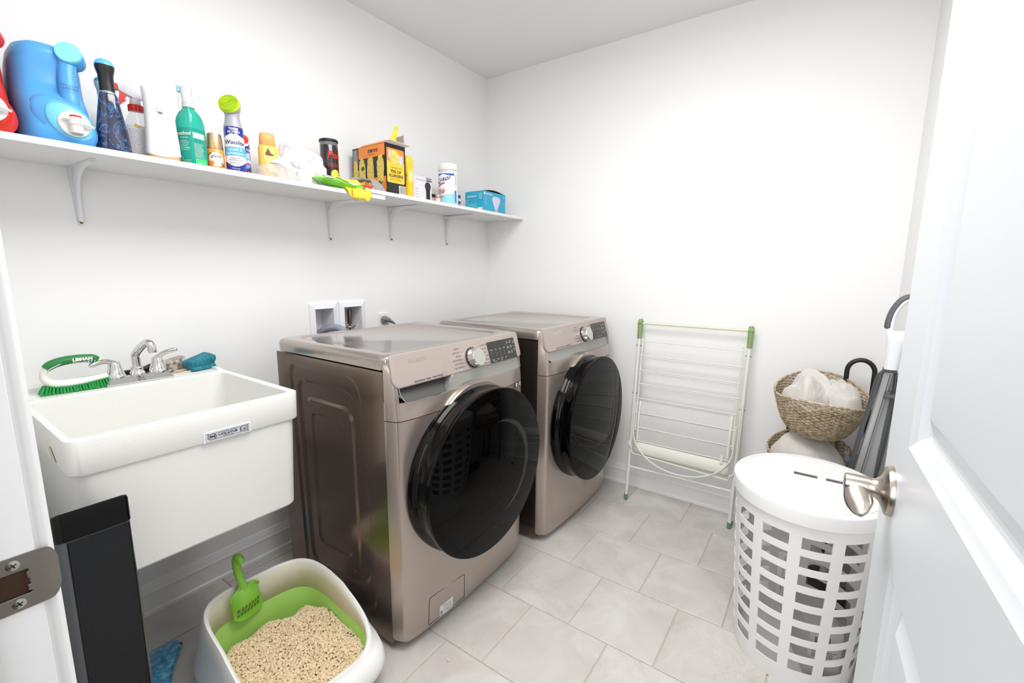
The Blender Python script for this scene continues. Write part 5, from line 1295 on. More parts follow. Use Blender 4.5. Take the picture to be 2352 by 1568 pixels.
def grille_mat():
    m = mat('grille_mesh', (70, 71, 74), .5, .3, spec=.2); nt, N, Lk, b = nodes(m)
    tc = N('ShaderNodeTexCoord'); sx = N('ShaderNodeSeparateXYZ'); Lk(tc.outputs['Object'], sx.inputs[0])
    P = .0036
    def M(op, a, b_=None, c=None):
        n = N('ShaderNodeMath', operation=op)
        for i, q in enumerate((a, b_, c)):
            if q is None: continue
            if isinstance(q, (int, float)): n.inputs[i].default_value = q
            else: Lk(q, n.inputs[i])
        return n.outputs[0]
    u = M('DIVIDE', sx.outputs[0], P); v = M('DIVIDE', sx.outputs[2], P*.62)
    row = M('FLOOR', v); sh = M('MULTIPLY', M('MODULO', row, 2.0), .5)
    fu = M('SUBTRACT', M('FRACT', M('ADD', M('ADD', u, sh), 500.0)), .5); fv = M('SUBTRACT', M('FRACT', v), .5)
    d_ = M('SQRT', M('ADD', M('POWER', M('ABSOLUTE', fu), 2), M('MULTIPLY', M('POWER', M('ABSOLUTE', fv), 2), .55)))
    hole = M('LESS_THAN', d_, .36)
    mx = N('ShaderNodeMix', data_type='RGBA'); Lk(hole, mx.inputs[0]); mx.inputs[6].default_value = (*lin((66, 68, 72)), 1); mx.inputs[7].default_value = (*lin((3, 3, 4)), 1)
    Lk(mx.outputs[2], b.inputs['Base Color']); mt = M('SUBTRACT', .5, M('MULTIPLY', hole, .5)); Lk(mt, b.inputs['Metallic'])
    bp = N('ShaderNodeBump'); bp.inputs['Strength'].default_value = .8; bp.inputs['Distance'].default_value = .001; bp.invert = True
    Lk(hole, bp.inputs['Height']); Lk(bp.outputs[0], b.inputs['Normal']); return m
mb = MB(); mb.grid(lambda u, v: ((-.041+.004*(1-v)*0)+(.094+0*v)*u+(-.003)*(1-v), -.0012-.002*sin(pi*u), .05+.664*v), 8, 6)
g_ = build('grille', mb, grille_mat(), T, smooth=60)
mb = MB()
for x in (-.0425, .0545): mb.tube([(x-.003, -.0005, .05), (x, -.0005, .714)], .0012, 6)
build('grille_edge', mb, M_htrb, T)
mb = MB(); mb.tube([(.02, HD, .06), (.04, HD+.03, .02), (.06, HD+.08, .006), (.10, HD+.16, .0055), (.10, HD+.30, .0055)], .0035, 8); build('cord', mb, M_blackp, T)

# ---------------------------------------------------------------- blue gel mat under the heater
M_gel = mat('gel_blue', (10, 140, 205), .08, coat=1)
nt, N, Lk, b = nodes(M_gel); tc = N('ShaderNodeTexCoord'); n1 = N('ShaderNodeTexNoise'); n1.inputs['Scale'].default_value = 60; n1.inputs['Detail'].default_value = 3
r = ramp(N, [(.35, lin((0, 124, 196))), (.5, lin((24, 158, 214))), (.66, lin((110, 208, 226)))]); Lk(tc.outputs['Object'], n1.inputs['Vector']); Lk(n1.outputs[0], r.inputs[0]); Lk(r.outputs[0], b.inputs['Base Color'])
bp = N('ShaderNodeBump'); bp.inputs['Strength'].default_value = .5; bp.inputs['Distance'].default_value = .004; Lk(n1.outputs[0], bp.inputs['Height']); Lk(bp.outputs[0], b.inputs['Normal'])
gm = thing('gel_mat', 'glossy translucent blue gel mat on the floor under the heater', 'mat', (-2.16, -.30, .0), 0)
out = spline([(.158, .040, 0), (.150, .066, 0), (.120, .076, 0), (.06, .075, 0), (.0, .09, 0), (-.08, .12, 0), (-.16, .10, 0), (-.20, .02, 0), (-.20, -.15, 0), (-.16, -.22, 0), (-.05, -.23, 0), (.05, -.16, 0), (.10, -.06, 0), (.145, .015, 0), (.155, .045, 0)], 5)[:-1]
mb = MB(); cxm = Vector((-.02, -.04, 0))
secs = []
for s_, z in ((1.0, .0002), (1.01, .006), (.99, .013), (.95, .017)): secs.append([tuple(cxm+(p-cxm)*s_+Vector((0, 0, z))) for p in out])
mb.loft(secs); build('gel', mb, M_gel, gm, smooth=60)

# ---------------------------------------------------------------- litter box, liner, pellets, scoop
M_lw = mat('litter_white', (242, 242, 240), .3); M_lc = mat('litter_cream', (236, 230, 214), .35); M_lg = mat('litter_green', (172, 220, 110), .35)
LXc, LYc, LRZ = -1.862, -.700, radians(-4)
T = thing('litter_box', 'open white litter box with a green lower tray full of pellets', 'litter box', (LXc, LYc, 0), LRZ)
# local: x across (width .40), +y back (high), -y front (low entrance)
NL = 64
def rim(a, b, e, zf, cy=0): return [(p[0], cy+p[1], zf((cy+p[1]))) for p in sell(a, b, e, NL)]
hz_ = lambda y: .240+.012*max(0, min(1, (y+.05)/.25))-.085*max(0, min(1, (.02-y)/.24))**1.3
hb_ = lambda y: .050
hm_ = lambda y: .085
mb = MB()
z0 = lambda y: 0.0
secs = [rim(.165, .215, 4, lambda y: .0), rim(.172, .222, 4, lambda y: .004), rim(.190, .245, 4, lambda y: .066), rim(.197, .252, 4, lambda y: .070),
        rim(.206, .262, 4, lambda y: .076), rim(.212, .268, 4, lambda y: .092), rim(.210, .266, 4, lambda y: .108), rim(.201, .258, 4, lambda y: .135),
        rim(.190, .248, 3.9, lambda y: max(.140, hz_(y)-.040)), rim(.184, .241, 3.8, lambda y: hz_(y)-.010), rim(.179, .236, 3.8, hz_), rim(.174, .231, 3.8, lambda y: hz_(y)+.0005), rim(.170, .227, 3.8, lambda y: hz_(y)-.004)]
mb.loft(secs, True, False)
sh = build('shell', mb, M_lw, T, smooth=50)
mb = MB(); mb.loft([rim(.170, .227, 3.8, lambda y: hz_(y)-.004), rim(.168, .225, 4, lambda y: .15*.4+.6*hz_(y)), rim(.165, .222, 4.4, lambda y: .148)], False, False)
build('inner_wall', mb, M_lc, T, smooth=60, fix=True, solid=.001)
mb = MB(); mb.loft([rim(.1665, .2235, 4.4, lambda y: .152), rim(.1645, .2215, 4.4, lambda y: .150), rim(.156, .213, 4, lambda y: .09), rim(.140, .195, 3.6, lambda y: .012)], False, True)
tr = build('tray', mb, M_lg, T, smooth=50)
# pellets
def ybk(x): return .182+.013*sin(x*26+2.2)+.009*sin(x*57+1)-.35*max(0, -x-.10)-1.6*max(0, x-.118)
def heap(x, y):
    n = noise.noise(Vector((x*7+3, y*7, 1)))*.012+noise.noise(Vector((x*20, y*20, 4)))*.004
    back = max(0, min(1, (ybk(x)-y)/.05))
    return .070+.045*back**.6+n*back
def edge(x, y):
    """inside the pellet field?"""
    return y < ybk(x)
mb = MB(); rr = random.Random(12); cnt = 0
M_pel = mat('wood_pellet', (240, 218, 184), .75)
nt, N, Lk, b = nodes(M_pel); tc = N('ShaderNodeTexCoord'); n1 = N('ShaderNodeTexNoise'); n1.inputs['Scale'].default_value = 160; n1.inputs['Detail'].default_value = 1
r = ramp(N, [(.3, lin((228, 200, 160))), (.55, lin((243, 223, 190))), (.75, lin((250, 236, 208)))]); Lk(tc.outputs['Object'], n1.inputs['Vector']); Lk(n1.outputs[0], r.inputs[0]); Lk(r.outputs[0], b.inputs['Base Color'])
mb.grid(lambda u, v: (lambda x, y: (x, y, heap(x, y)-.007 if edge(x, y+.006) else .014))(-.148+.296*u, -.200+.385*v), 60, 76)
x = 0
for i in range(8600):
    x, y = rr.uniform(-.158, .158), rr.uniform(-.212, .214)
    ex = (abs(x)/.159)**4+(abs(y)/.215)**4
    if ex > 1 or not edge(x, y): continue
    z = heap(x, y)+rr.uniform(-.005, .0015)
    L_ = rr.uniform(.004, .0095); R_p = .0026
    yaw, pt = rr.uniform(0, pi), rr.gauss(0, .35)
    d = Vector((cos(yaw)*cos(pt), sin(yaw)*cos(pt), sin(pt))); u_ = d.orthogonal().normalized(); w_ = d.cross(u_)
    c0 = Vector((x, y, z)); q = []
    for s_ in (-L_/2, L_/2): q.append([c0+d*s_+(u_*cos(k*pi/3)+w_*sin(k*pi/3))*R_p for k in range(6)])
    mb.loft(q); cnt += 1
pel = build('pellets', mb, M_pel, None, loc=(LXc, LYc, 0), rot=(0, 0, LRZ), smooth=0, kind='stuff')
tag(pel, 'pale wood pellets heaped in the litter box tray', 'litter')
for i, (px_, py_, a) in enumerate([(-1.300, -.945, .5), (-1.53, -1.035, 1.2)]):
    mb = MB(); mb.lathe([(.0026, -.004), (.0026, .004)], 6, (0, 0, 0), 'x')
    o = build('stray_pellet', mb, M_pel, None, loc=(px_, py_, .003), rot=(0, 0, a), smooth=0)
    tag(o, ['stray wood pellet on the floor tile by the washer filter cover', 'stray wood pellet on the tile in front of the washer corner'][i], 'pellet')
# slotted scoop hooked over the rim
M_sg = mat('scoop_green', (142, 212, 70), .3, coat=.3)
sc_ = thing('litter_scoop', 'lime green slotted scoop hooked over the back rim of the litter box', 'scoop', (LXc, LYc, 0), LRZ)
def scoop_pos(u, v, s_):
    # u -1..1 across, v 0 (top) .. 1 (bottom)
    hw = (.036+.004*v)*(1-.22*max(0, v-.8)/.2); x = u*hw; zz = -.092*v+.012*(u if u < 0 else .2*u)**2*max(0, v-.6)/.4
    y = -.004-.022*(1-abs(u)**3.0)*sin(pi*min(1, v*1.15+.12))*.9-(.006*v)
    yy = y-(.0 if s_ == 0 else -.0022)
    return (x, yy, zz-.012*abs(u)**3*(1-v))
us = [-1, -.95, -.82, -.66, -.58, -.44, -.36, -.22, -.14, 0, .08, .22, .30, .44, .52, .66, .74, .86, .95, 1]
vs = [0, .06, .14, .24, .34, .44, .60, .64, .80, .86, .95, 1]
def smask(i, j):
    uc = (us[i]+us[i+1])/2; vc = (vs[j]+vs[j+1])/2
    slot = any(a < uc < b_ for a, b_ in ((-.82, -.66), (-.58, -.44), (-.36, -.22), (-.14, 0), (.08, .22), (.30, .44), (.52, .66)))
    return not (slot and (.44 < vc < .60 or .64 < vc < .80))
mb = MB().shell(scoop_pos, smask, us, vs)
sM = Matrix.Translation((-.046, .2105, .254)) @ Matrix.Rotation(radians(12), 4, 'Z') @ Matrix.Rotation(radians(-6), 4, 'Y') @ Matrix.Scale(1.24, 4)
bw_ = build('bowl', mb.xf(sM), M_sg, sc_, smooth=40)
mb = MB(); mb.tube(spline([(0, -.006, -.008), (0, -.002, .010), (0, .004, .035), (0, .004, .060), (0, .0, .078), (0, -.006, .088), (0, -.016, .088), (0, -.021, .078)], 4), [.0105]*3+[.0095]*10+[.0095]*16, 12, flat=1.0)
mb.tube(spline([(-.038, -.006, -.018), (-.028, -.008, -.006), (-.010, -.004, .0), (0, -.004, .014)], 4), .0035, 8); mb.tube(spline([(.038, -.006, -.018), (.028, -.008, -.006), (.010, -.004, .0), (0, -.004, .014)], 4), .0035, 8)
build('handle', mb.xf(sM), M_sg, sc_, smooth=50)
# dark round cap just in view at the bottom edge
T = thing('round_lid', 'dark grey domed lid on the floor before the litter box, cut by the frame', 'lid', (-2.068, -1.045, 0))
mb = MB(); mb.lathe([(.055, 0), (.058, .02), (.058, .10), (.05, .125), (.03, .139), (.01, .143)], 36); build('dome', mb, mat('dome_grey', (52, 52, 58), .45), T, smooth=50)

# ---------------------------------------------------------------- drying rack leaning on the back wall
M_rack = mat('rack_white', (228, 229, 222), .3); M_rackg = mat('rack_green', (132, 160, 104), .45); M_foot = mat('rack_foot', (104, 136, 126), .5)
T = thing('drying_rack', 'folded white wire drying rack with green corner joints leaning on the wall', 'drying rack', (0, 0, 0))
FL, FR = Vector((-.184, -1.118, 0)), Vector((-.162, -1.640, 0))
TL, TR = Vector((-.045, -1.104, .982)), Vector((-.045, -1.646, .984))
def P3(s_, h, off=0):
    """s_ 0 left .. 1 right, h height 0..1 along the leaning plane, off in front of it"""
    a = FL.lerp(TL, h); b = FR.lerp(TR, h); p = a.lerp(b, s_); return p+Vector((-off, 0, .0))
for s_, lab in ((0, None), (1, None)):
    lg = build('leg', MB().tube([P3(s_, .012), P3(s_, .93)], .0088, 14), M_rack, T)
    build('foot', MB().tube([P3(s_, .002), P3(s_, .030)], .0102, 14), M_foot, lg)
    # rear leg folded behind
    lg = build('rear_leg', MB().tube([P3(s_, .02, -.014)+Vector((0, .006-.012*s_, 0)), P3(s_, .93, -.012)], .0072, 12), M_rack, T)
    build('foot', MB().tube([P3(s_, .012, -.014)+Vector((0, .006-.012*s_, 0)), P3(s_, .035, -.014)+Vector((0, .006-.012*s_, 0))], .0085, 12), M_foot, lg)
    mb = MB(); mb.tube([P3(s_, .905), P3(s_, .93), P3(s_, .965), P3(s_, 1.0), P3(s_, 1.012)], [.0125, .0125, .0135, .0140, .009], 10)
    mb.lathe([(.016, -.011), (.016, .011)], 20, tuple(P3(s_, .99)), 'y'); build('joint', mb, M_rackg, T, smooth=40)
build('top_bar', MB().tube([P3(.02, .988), P3(.98, .988)], .0055, 10), mat('rack_cream', (222, 218, 196), .4), T)
build('low_bar', MB().tube([P3(.01, .185, -.006), P3(.99, .185, -.006)], .0052, 8), M_rack, T)
# inner folded frame with wires
i0, i1 = .045, .955
for s_, h0, h1 in ((i0, .40, .93), (i1, .40, .93)):
    build('side_rail', MB().tube([P3(s_, h0, .012), P3(s_, h1-.02, .014)], .0042, 8), M_rack, T)
hh = [.895, .815, .735, .66, .58, .50, .42, .345]
for h in hh:
    build('rung', MB().tube([P3(i0-.01, h, .017), P3(i1+.01, h-.004, .017)], .0027, 8), M_rack, T)
for h in (.80, .72, .645, .57):
    build('rear_rung', MB().tube([P3(i0+.02, h, -.006), P3(i1-.02, h-.004, -.006)], .0024, 6), M_rack, T)
# mesh sweater shelf hanging in the middle
mesh_m = mat('mesh_white', (226, 226, 224), .6)
nt, N, Lk, b = nodes(mesh_m); tc = N('ShaderNodeTexCoord'); sx = N('ShaderNodeSeparateXYZ'); Lk(tc.outputs['Object'], sx.inputs[0])
outs = []
for ch, per in ((1, .0052), (2, .0052)):
    m1 = N('ShaderNodeMath', operation='DIVIDE'); Lk(sx.outputs[ch], m1.inputs[0]); m1.inputs[1].default_value = per
    m2 = N('ShaderNodeMath', operation='PINGPONG'); Lk(m1.outputs[0], m2.inputs[0]); m2.inputs[1].default_value = .5
    m3 = N('ShaderNodeMath', operation='GREATER_THAN'); Lk(m2.outputs[0], m3.inputs[0]); m3.inputs[1].default_value = .17; outs.append(m3.outputs[0])
m4 = N('ShaderNodeMath', operation='MULTIPLY'); Lk(outs[0], m4.inputs[0]); Lk(outs[1], m4.inputs[1])
m5 = N('ShaderNodeMath', operation='MULTIPLY_ADD'); Lk(m4.outputs[0], m5.inputs[0]); m5.inputs[1].default_value = -.75; m5.inputs[2].default_value = 1; Lk(m5.outputs[0], b.inputs['Alpha'])
mb = MB(); mb.grid(lambda u, v: P3(.085+.83*u, .565-.245*v-.02*u*0, .004+.010*sin(pi*v)+.004*sin(pi*u)*sin(pi*v)), 12, 8); ms = build('mesh_shelf', mb, mesh_m, T, smooth=60)
mb = MB(); mb.grid(lambda u, v: P3(.055+.89*u, .345-.075*v-.012*u, .010+.012*sin(pi*v)), 12, 5)
build('mesh_hem', mb, mat('hem_white', (236, 234, 224), .6), ms, smooth=60, solid=.002)
for s_ in (.075, .925):
    mb = MB(); mb.grid(lambda u, v: P3(s_+(.022*u-.011), .565-.23*v, .012+.010*sin(pi*v)-.006*0), 2, 10); build('mesh_strap', mb, mat('hem_white'), ms, smooth=60, solid=.0015)
mb = MB(); mb.box(-.001, .001, -.007, .007, -.022, .022); build('care_tag', mb.xf(Matrix.Translation(P3(.88, .345, .028))), M_label_w, ms)
# semicircular support loop and lower wire hook bar
pth = [P3(.035, .56, .018), P3(.028, .50, .020), P3(.03, .42, .022)]
for k in range(17):
    a = pi+pi*k/16; pth.append(P3(.50+.468*cos(a)*1.0, .405+.185*sin(a)-.006*k/16*2, .024))
pth += [P3(.968, .44, .022), P3(.972, .52, .020)]
build('support_loop', MB().tube(spline(pth, 3), .0042, 8), M_rack, T)
pth = [P3(-.01, .335, .010), P3(-.005, .315, .016), P3(.025, .302, .018), P3(.025, .280, .018), P3(.05, .272, .018), P3(.95, .245, .018), P3(.962, .268, .018), P3(.99, .278, .016), P3(1.0, .31, .010), P3(.992, .62, .010)]
build('hook_bar', MB().tube(pth, .0036, 8), M_rack, T)
for s_ in (0, 1):
    for h in (.865, .60): build('rivet', MB().lathe([(.003, -.0135), (.003, .0135)], 10, tuple(P3(s_, h)), 'y'), mat('rivet_dark', (110, 108, 100), .4, .6), T)
# ---------------------------------------------------------------- white lattice laundry hamper
M_ham = mat('hamper_white', (240, 240, 240), .35)
hcx, hcy, ha, hb, hh_ = -.805, -1.938, .232, .213, .600
T = thing('laundry_hamper', 'tall round white plastic lattice hamper with a lid, behind the open door', 'hamper', (hcx, hcy, 0))
def hpos(th, z, side, k=0):
    s_ = .80+.165*(z/.56)**.8
    e = -.0035 if side else 0
    return ((ha*s_+e)*cos(th), (hb*s_+e)*sin(th), z)
NC = 12; cols = []
for i in range(NC):
    a0 = 2*pi*i/NC
    for f_ in (0, .16, .30, .44, .58, .70): cols.append(a0+2*pi/NC*f_)
rows = [0, .008, .055]
for k in range(10):
    zb = .055+.0495*k; rows += [zb+.020, zb+.0495] if k < 9 else [zb+.020]
rows = sorted(set([round(r_, 4) for r_ in rows]))
# holes: column fraction .0-.70 of each bay, row parts of .0295 height
zr_ = [0, .008, .062]; hole_rows = []
z_ = .062
for k in range(8):
    hole_rows.append(len(zr_)-1); zr_.append(z_+.037); zr_.append(z_+.0590); z_ += .0590
zr_ += [.556]
def hmask(i, j):
    f_ = i % 6
    return not (j in hole_rows and f_ != 5)
mb = MB().shell(hpos, hmask, cols+[], zr_, wrap=True)
build('lattice', mb, M_ham, T, smooth=50)
mb = MB(); mb.loft([[(ha*s_*.80*cos(2*pi*i/56), hb*s_*.80*sin(2*pi*i/56), z) for i in range(56)] for s_, z in ((1.0, .0), (.99, .004))]); build('bottom', mb, M_ham, T)
def ell(s_, z, n=72): return [(ha*s_*cos(2*pi*i/n), hb*s_*sin(2*pi*i/n), z) for i in range(n)]
mb = MB(); mb.loft([ell(.955, .548), ell(1.0, .551), ell(1.005, .586), ell(1.0, .592), ell(.975, .596), ell(.93, .597), ell(.926, .592), ell(.90, .5915), ell(.897, .596), ell(.85, .6005), ell(.78, .6015), ell(.765, .6000), ell(.70, .6000)], False, False)
rim_ = build('rim', mb, M_ham, T, smooth=40)
def lidgrid():
    us = sorted(set([round(-.235+.470*i/52, 4) for i in range(53)]+[.020, .046])); vs = sorted(set([round(-.215+.430*i/48, 4) for i in range(49)]+[.043, -.022, -.045, -.108]))
    def pos(u, v, s_): return (u, v, .5999-(.0025 if s_ else 0))
    def mask(i, j):
        uc, vc = (us[i]+us[i+1])/2, (vs[j]+vs[j+1])/2
        if (uc/ha)**2+(vc/hb)**2 > .73**2: return False
        return not (.020 < uc < .046 and (-.022 < vc < .043 or -.108 < vc < -.045))
    return MB().shell(pos, mask, us, vs)
ld = build('lid', lidgrid(), M_ham, T, smooth=30)
# a few things seen through the lattice: a white box with a barcode
T = thing('carton', 'white printed carton lying inside the lattice hamper', 'box', (hcx-.03, hcy-.06, .006), radians(20))
mb = MB(); mb.box(-.09, .09, -.045, .045, 0, .17); bo = build('box', mb, mat('carton_grey', (205, 204, 202), .5), T, bevel=.002)
mb = MB(); WF = lambda u, v: (-.0905, -u, v)
for k in range(12): decal(mb, -.030+.0035*k, -.0282+.0035*k, .11, .15, WF, 1, 1)
letter(mb, 'C 3 \u0394', .02, lambda a, b: WF(a, .07+b)); fakelines(mb, -.035, .035, .10, .006, 4, .0015, WF, 4); build('print', mb, M_print, bo, smooth=0)

# ---------------------------------------------------------------- wicker baskets on a black stand, towels
M_wick = speckle(mat('wicker', (176, 156, 128), .6), (138, 116, 88), (206, 188, 160), 60, .3, .65)
M_towel = bumpy(mat('towel', (218, 214, 208), .95, sheen=.3), 420, .9, .003, 4)
def basket(label, cx, cy, z0, a, b, h, rz, tilt, flare=.78, nrow=15, nst=46):
    T = thing('wicker_basket', label, 'basket', (cx, cy, z0), rot=(radians(3), tilt, rz), group='wicker baskets on the stand')
    def sh(th, v):
        s_ = flare+(1-flare)*v**.7
        zz = h*v+(.045*v*v*(cos(th)**2)*(1 if cos(th) < 0 else .6))
        return Vector((a*s_*cos(th), b*s_*sin(th), zz))
    mb = MB()
    for i in range(nst):
        th = 2*pi*i/nst; mb.tube([sh(th, v/8) for v in range(9)], .0019, 5)
    build('stake', mb, M_wick, T, kind='stuff')
    mb = MB()
    for r_ in range(nrow):
        v = (r_+.5)/nrow; pts = []
        n = nst*4
        for k in range(n):
            th = 2*pi*k/n; p = sh(th, v); w_ = .0022*(1 if r_ % 2 else -1)*cos(th*nst/2)
            nr = Vector((cos(th)/a, sin(th)/b, 0)).normalized(); pts.append(p+nr*w_)
        mb.tube(pts, h/nrow*.47, 5, closed=True)
    build('weave', mb, M_wick, T, smooth=50, kind='stuff')
    mb = MB()
    for v, r_ in ((1.0, .0046), (0.0, .0046)):
        n = 360; pts = [sh(2*pi*k/n, v) for k in range(n)]; mb.tube(pts, [r_+.0004*(1 if (k//2) % 2 else -1) for k in range(n)], 8, closed=True)
    build('rim_wrap', mb, M_wick, T, smooth=40)
    mb = MB(); mb.loft([[(p.x*.97, p.y*.97, z) for p in [sh(2*pi*k/40, 0) for k in range(40)]] for z in (.001, .005)]); build('base', mb, M_wick, T)
    return T, sh
B1, sh1 = basket('upper wicker basket heaped with folded cream towels, beside the vacuum', -.275, -1.940, .638, .200, .163, .128, 0, radians(-9.5), .70, 24, 60)
B2, sh2 = basket('lower wicker basket holding a cream towel, under the first basket', -.280, -1.935, .395, .185, .163, .115, 0, radians(-8), .74, 20, 60)
def towel(label, cx, cy, z0, fn, nu=70, nv=56, rot=None):
    T = thing('towel', label, 'towel', (cx, cy, z0), rot=rot or (0, 0, 0), group='cream towels in the baskets')
    build('cloth', MB().grid(fn, nu, nv), M_towel, T, smooth=70, solid=.005); return T
def sstep(a, b, x):
    t = max(0, min(1, (x-a)/(b-a))); return t*t*(3-2*t)
def folded(a, b, h, folds, seed, edge=.5):
    """cloth lying in folds: each fold is (direction, offset, width, height) of a rounded roll with one steep flank"""
    def f(u, v):
        x, y = (u-.5)*2, (v-.5)*2
        k = max(abs(x), abs(y))/max(1e-6, sqrt(x*x+y*y)); X, Y = x*k, y*k; r_ = sqrt(X*X+Y*Y)
        z = h*.45*(1-r_**3)
        for (dr, off, wd, hh) in folds:
            d = X*cos(dr)+Y*sin(dr)-off+.06*sin(4*(Y*cos(dr)-X*sin(dr))+seed); l = -X*sin(dr)+Y*cos(dr)
            q = (math.exp(-(d/wd)**2) if d < 0 else math.exp(-(d/(wd*.38))**2))
            z += h*hh*q*(1-min(1, r_)**4)*(.75+.25*cos(1.5*l))
        z += h*.10*noise.noise(Vector((X*4+seed, Y*4, seed)))*(1-r_**4)+h*.04*noise.noise(Vector((X*11+seed, Y*11, seed)))
        return (a*X*(1+.07*sin(5*Y+seed)), b*Y*(1+.07*sin(4*X+seed)), z-.030*max(0, r_-.85)/.15)
    return f
towel('cream towel bunched at the near side of the upper basket', -.320, -1.905, .750, folded(.120, .092, .080, [(2.5, -.45, .5, .7), (1.9, .25, .55, .75), (2.3, .75, .3, .4)], 1.3))
towel('cream towel laid over the right side of the upper basket', -.270, -2.000, .757, folded(.120, .085, .062, [(.6, -.35, .4, .6), (.9, .25, .35, .55), (.5, .7, .25, .4)], 4.1))
towel('cream towel filling the lower basket', -.300, -1.920, .492, folded(.140, .135, .080, [(.9, .1, .8, .8), (1.2, .6, .4, .3)], 2.2))
# black wire stand with loop handle
M_bw = mat('stand_black', (22, 22, 24), .4)
T = thing('basket_stand', 'black tubular stand with a loop handle holding both wicker baskets', 'stand', (-.300, -1.94, 0))
hp_ = [(.175, -.088, .006), (.175, -.088, .40), (.175, -.088, .845)]+[(.175, -.134-.046*cos(pi-pi*k/16)*-1*-1, .845+.050*sin(pi*k/16)) for k in range(1, 16)]+[(.175, -.180, .845), (.175, -.180, .40), (.175, -.180, .006)]
hp_ = [(x, y, z) for x, y, z in hp_]
hp_[3:18] = [(.175, -.134+.046*cos(pi*k/16), .845+.050*sin(pi*k/16)) for k in range(1, 16)]
build('loop_handle', MB().tube(hp_, .0092, 12), M_bw, T)
mb = MB()
for z in (.375, .615):
    mb.tube([(.175, -.088, z+.012), (.02, -.06, z), (-.06, 0, z-.010), (.02, .08, z), (.150, .10, z+.012)], .005, 8)
build('shelf_arm', mb, M_bw, T)
build('post', MB().tube([(.150, .10, .004), (.150, .10, .64)], .006, 10), M_bw, T)

# ---------------------------------------------------------------- grey upright steam vacuum with cord
M_vw = mat('vac_white', (232, 234, 238), .25, coat=.4); M_vg = mat('vac_grey', (92, 94, 96), .45); M_vs = mat('vac_silver', (176, 178, 178), .3, .3); M_cord = mat('cord_grey', (84, 86, 90), .5)
T = thing('upright_vacuum', 'grey and white upright vacuum with wound cord in the corner behind the door', 'vacuum', (-.42, -2.028, 0))
def VP(x, y, z): return Vector((x-.13*z/1.17, y-.102*z, z))
mb = MB(); mb.loft([[VP(p[0], p[1], z) for p in sell(.016, .0135, 3, 24)] for z in (.10, .5, .925)])
build('pole', mb, M_vs, T, smooth=50)
build('seam', MB().tube([VP(-.0150, -.0055, .14), VP(-.0150, -.0055, .92)], .0016, 6), M_vg, T)
mb = MB(); mb.loft([[VP(p[0], p[1]-.002, z) for p in sell(.020, .0190, 3, 24)] for z in (.926, .940)]); build('collar', mb, M_vg, T, smooth=40)
W = lambda y, z, x=0: Vector((-.13+x, y+2.028, z))
mb = MB(); mb.loft([[W(c+p[1], z, p[0]) for p in sell(a, h_, 2.6, 28)] for z, c, h_, a in [(.940, -2.1240, .0178, .019), (.965, -2.125, .0190, .019), (.995, -2.1255, .0205, .019), (1.027, -2.1275, .0232, .020), (1.050, -2.1315, .0310, .020), (1.062, -2.1330, .0345, .018), (1.068, -2.1330, .0335, .014)]])
mb.tube(spline([W(-2.1100, 1.055), W(-2.1095, 1.09), W(-2.1155, 1.130), W(-2.131, 1.160), W(-2.1495, 1.1715), W(-2.1620, 1.163), W(-2.1640, 1.14), W(-2.1620, 1.10), W(-2.1560, 1.06)], 5), .0105, 16)
hd = build('handle', mb, M_vw, T, smooth=60)
build('grip_pad', MB().tube(spline([W(-2.1035, 1.074), W(-2.1045, 1.10), W(-2.1115, 1.134), W(-2.129, 1.167), W(-2.1500, 1.1795)], 5), [.0085]+[.0112]*18+[.0105, .009], 16), M_vg, hd, smooth=60)
mb = MB()
for k in range(7):
    t = k/6; y_, z_ = -2.0925-.004*t*t-.010*t**3, 1.082+.009*k
    mb.tube([W(y_-.0085, z_-.001, -.0085), W(y_-.0022, z_, -.0105+.0035), W(y_+.0002, z_+.0005, 0)], .0008, 5)
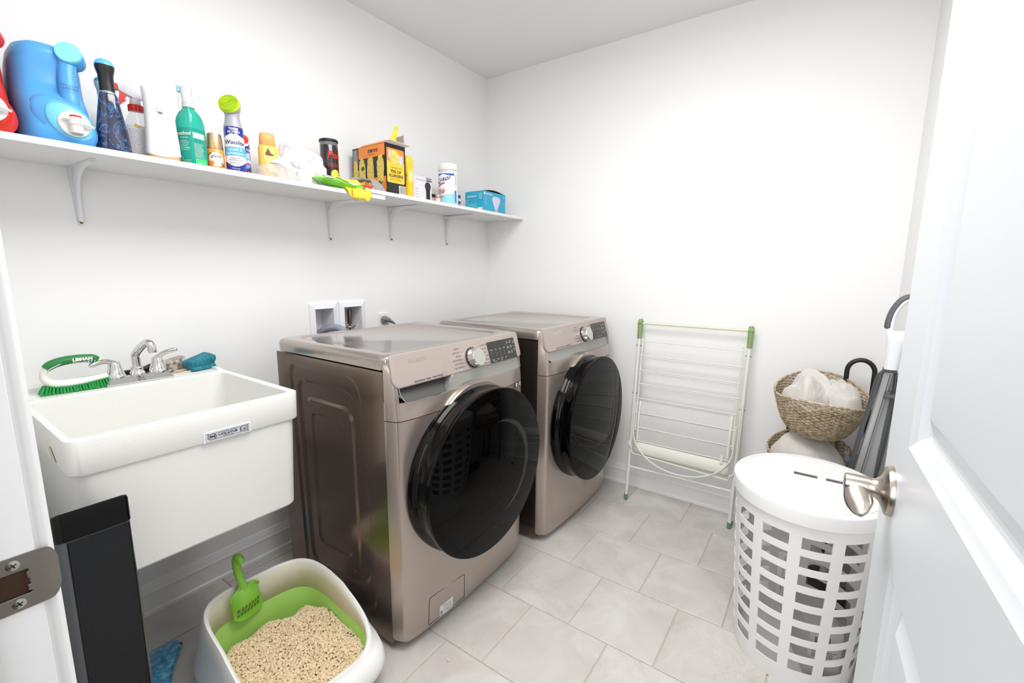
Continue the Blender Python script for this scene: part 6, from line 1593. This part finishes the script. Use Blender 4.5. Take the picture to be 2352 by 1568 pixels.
build('grip_ribs', mb, mat('rib_dark', (60, 62, 64), .5), hd, kind='stuff')
for z in (.845,):
    mb = MB(); mb.box(-.012, .012, -.034, -.006, z-.006, z+.006); mb.box(-.010, .010, -.020, -.008, z-.014, z+.014); build('cord_hook', mb.xf(Matrix.Translation(VP(-.012, 0, z)-Vector((0, 0, z)))), M_vg, T, bevel=.002)
rr = random.Random(6)
for i in range(6):
    yl = .0145+.0032*(i % 4); xo = -.010+.005*(i//2)
    pth = [VP(xo, .0150, .935-.002*i), VP(xo, yl+.002, .905), VP(xo, yl+.004, .82), VP(xo, yl+.006+.002*rr.random(), .70), VP(xo, yl+.006, .55), VP(xo, yl+.002, .42), VP(xo, -.01, .36-.004*i), VP(xo+.01, -.045, .42), VP(xo+.012, -.042-.0035*(i % 4), .60), VP(xo+.012, -.034-.0035*(i % 4), .74), VP(xo+.012, -.028-.002*(i % 4), .86), VP(xo+.012, -.020, .93)]
    build('cord', MB().tube(spline(pth, 6), .0030, 8), M_cord, T)
mb = MB(); mb.loft([[VP(p[0]+.028, p[1]-.020, z) for p in sell(a, b, 3, 28)] for z, a, b in [(.05, .05, .045), (.10, .05, .045), (.40, .045, .040), (.62, .030, .026), (.85, .018, .020), (.92, .014, .016)]]); build('motor_body', mb, M_vs, T, smooth=50)
mb = MB(); mb.loft([at(rrect(.20-e, .14-e, .03, 5, -.01, .0), z) for z, e in ((.0, .02), (.006, .0), (.035, .0), (.055, .03))]); build('floor_head', mb, mat('head_dark', (40, 40, 44), .4), T, smooth=40)
mb = MB(); mb.lathe([(.004, -.055), (.005, -.02), (.011, -.012), (.013, .004), (.009, .012), (.0115, .02), (.010, .026)], 18)
pg_ = build('cord_plug', mb.xf(Matrix.Translation((-.055, -.022, .580)) @ Matrix.Rotation(radians(-12), 4, 'X')), M_vg, T, smooth=50)
for sy in (-.004, .004): build('prong', MB().box(-.0025, .0025, sy-.0008, sy+.0008, .026, .040).xf(Matrix.Translation((-.055, -.022, .580)) @ Matrix.Rotation(radians(-12), 4, 'X')), M_chrome, pg_)
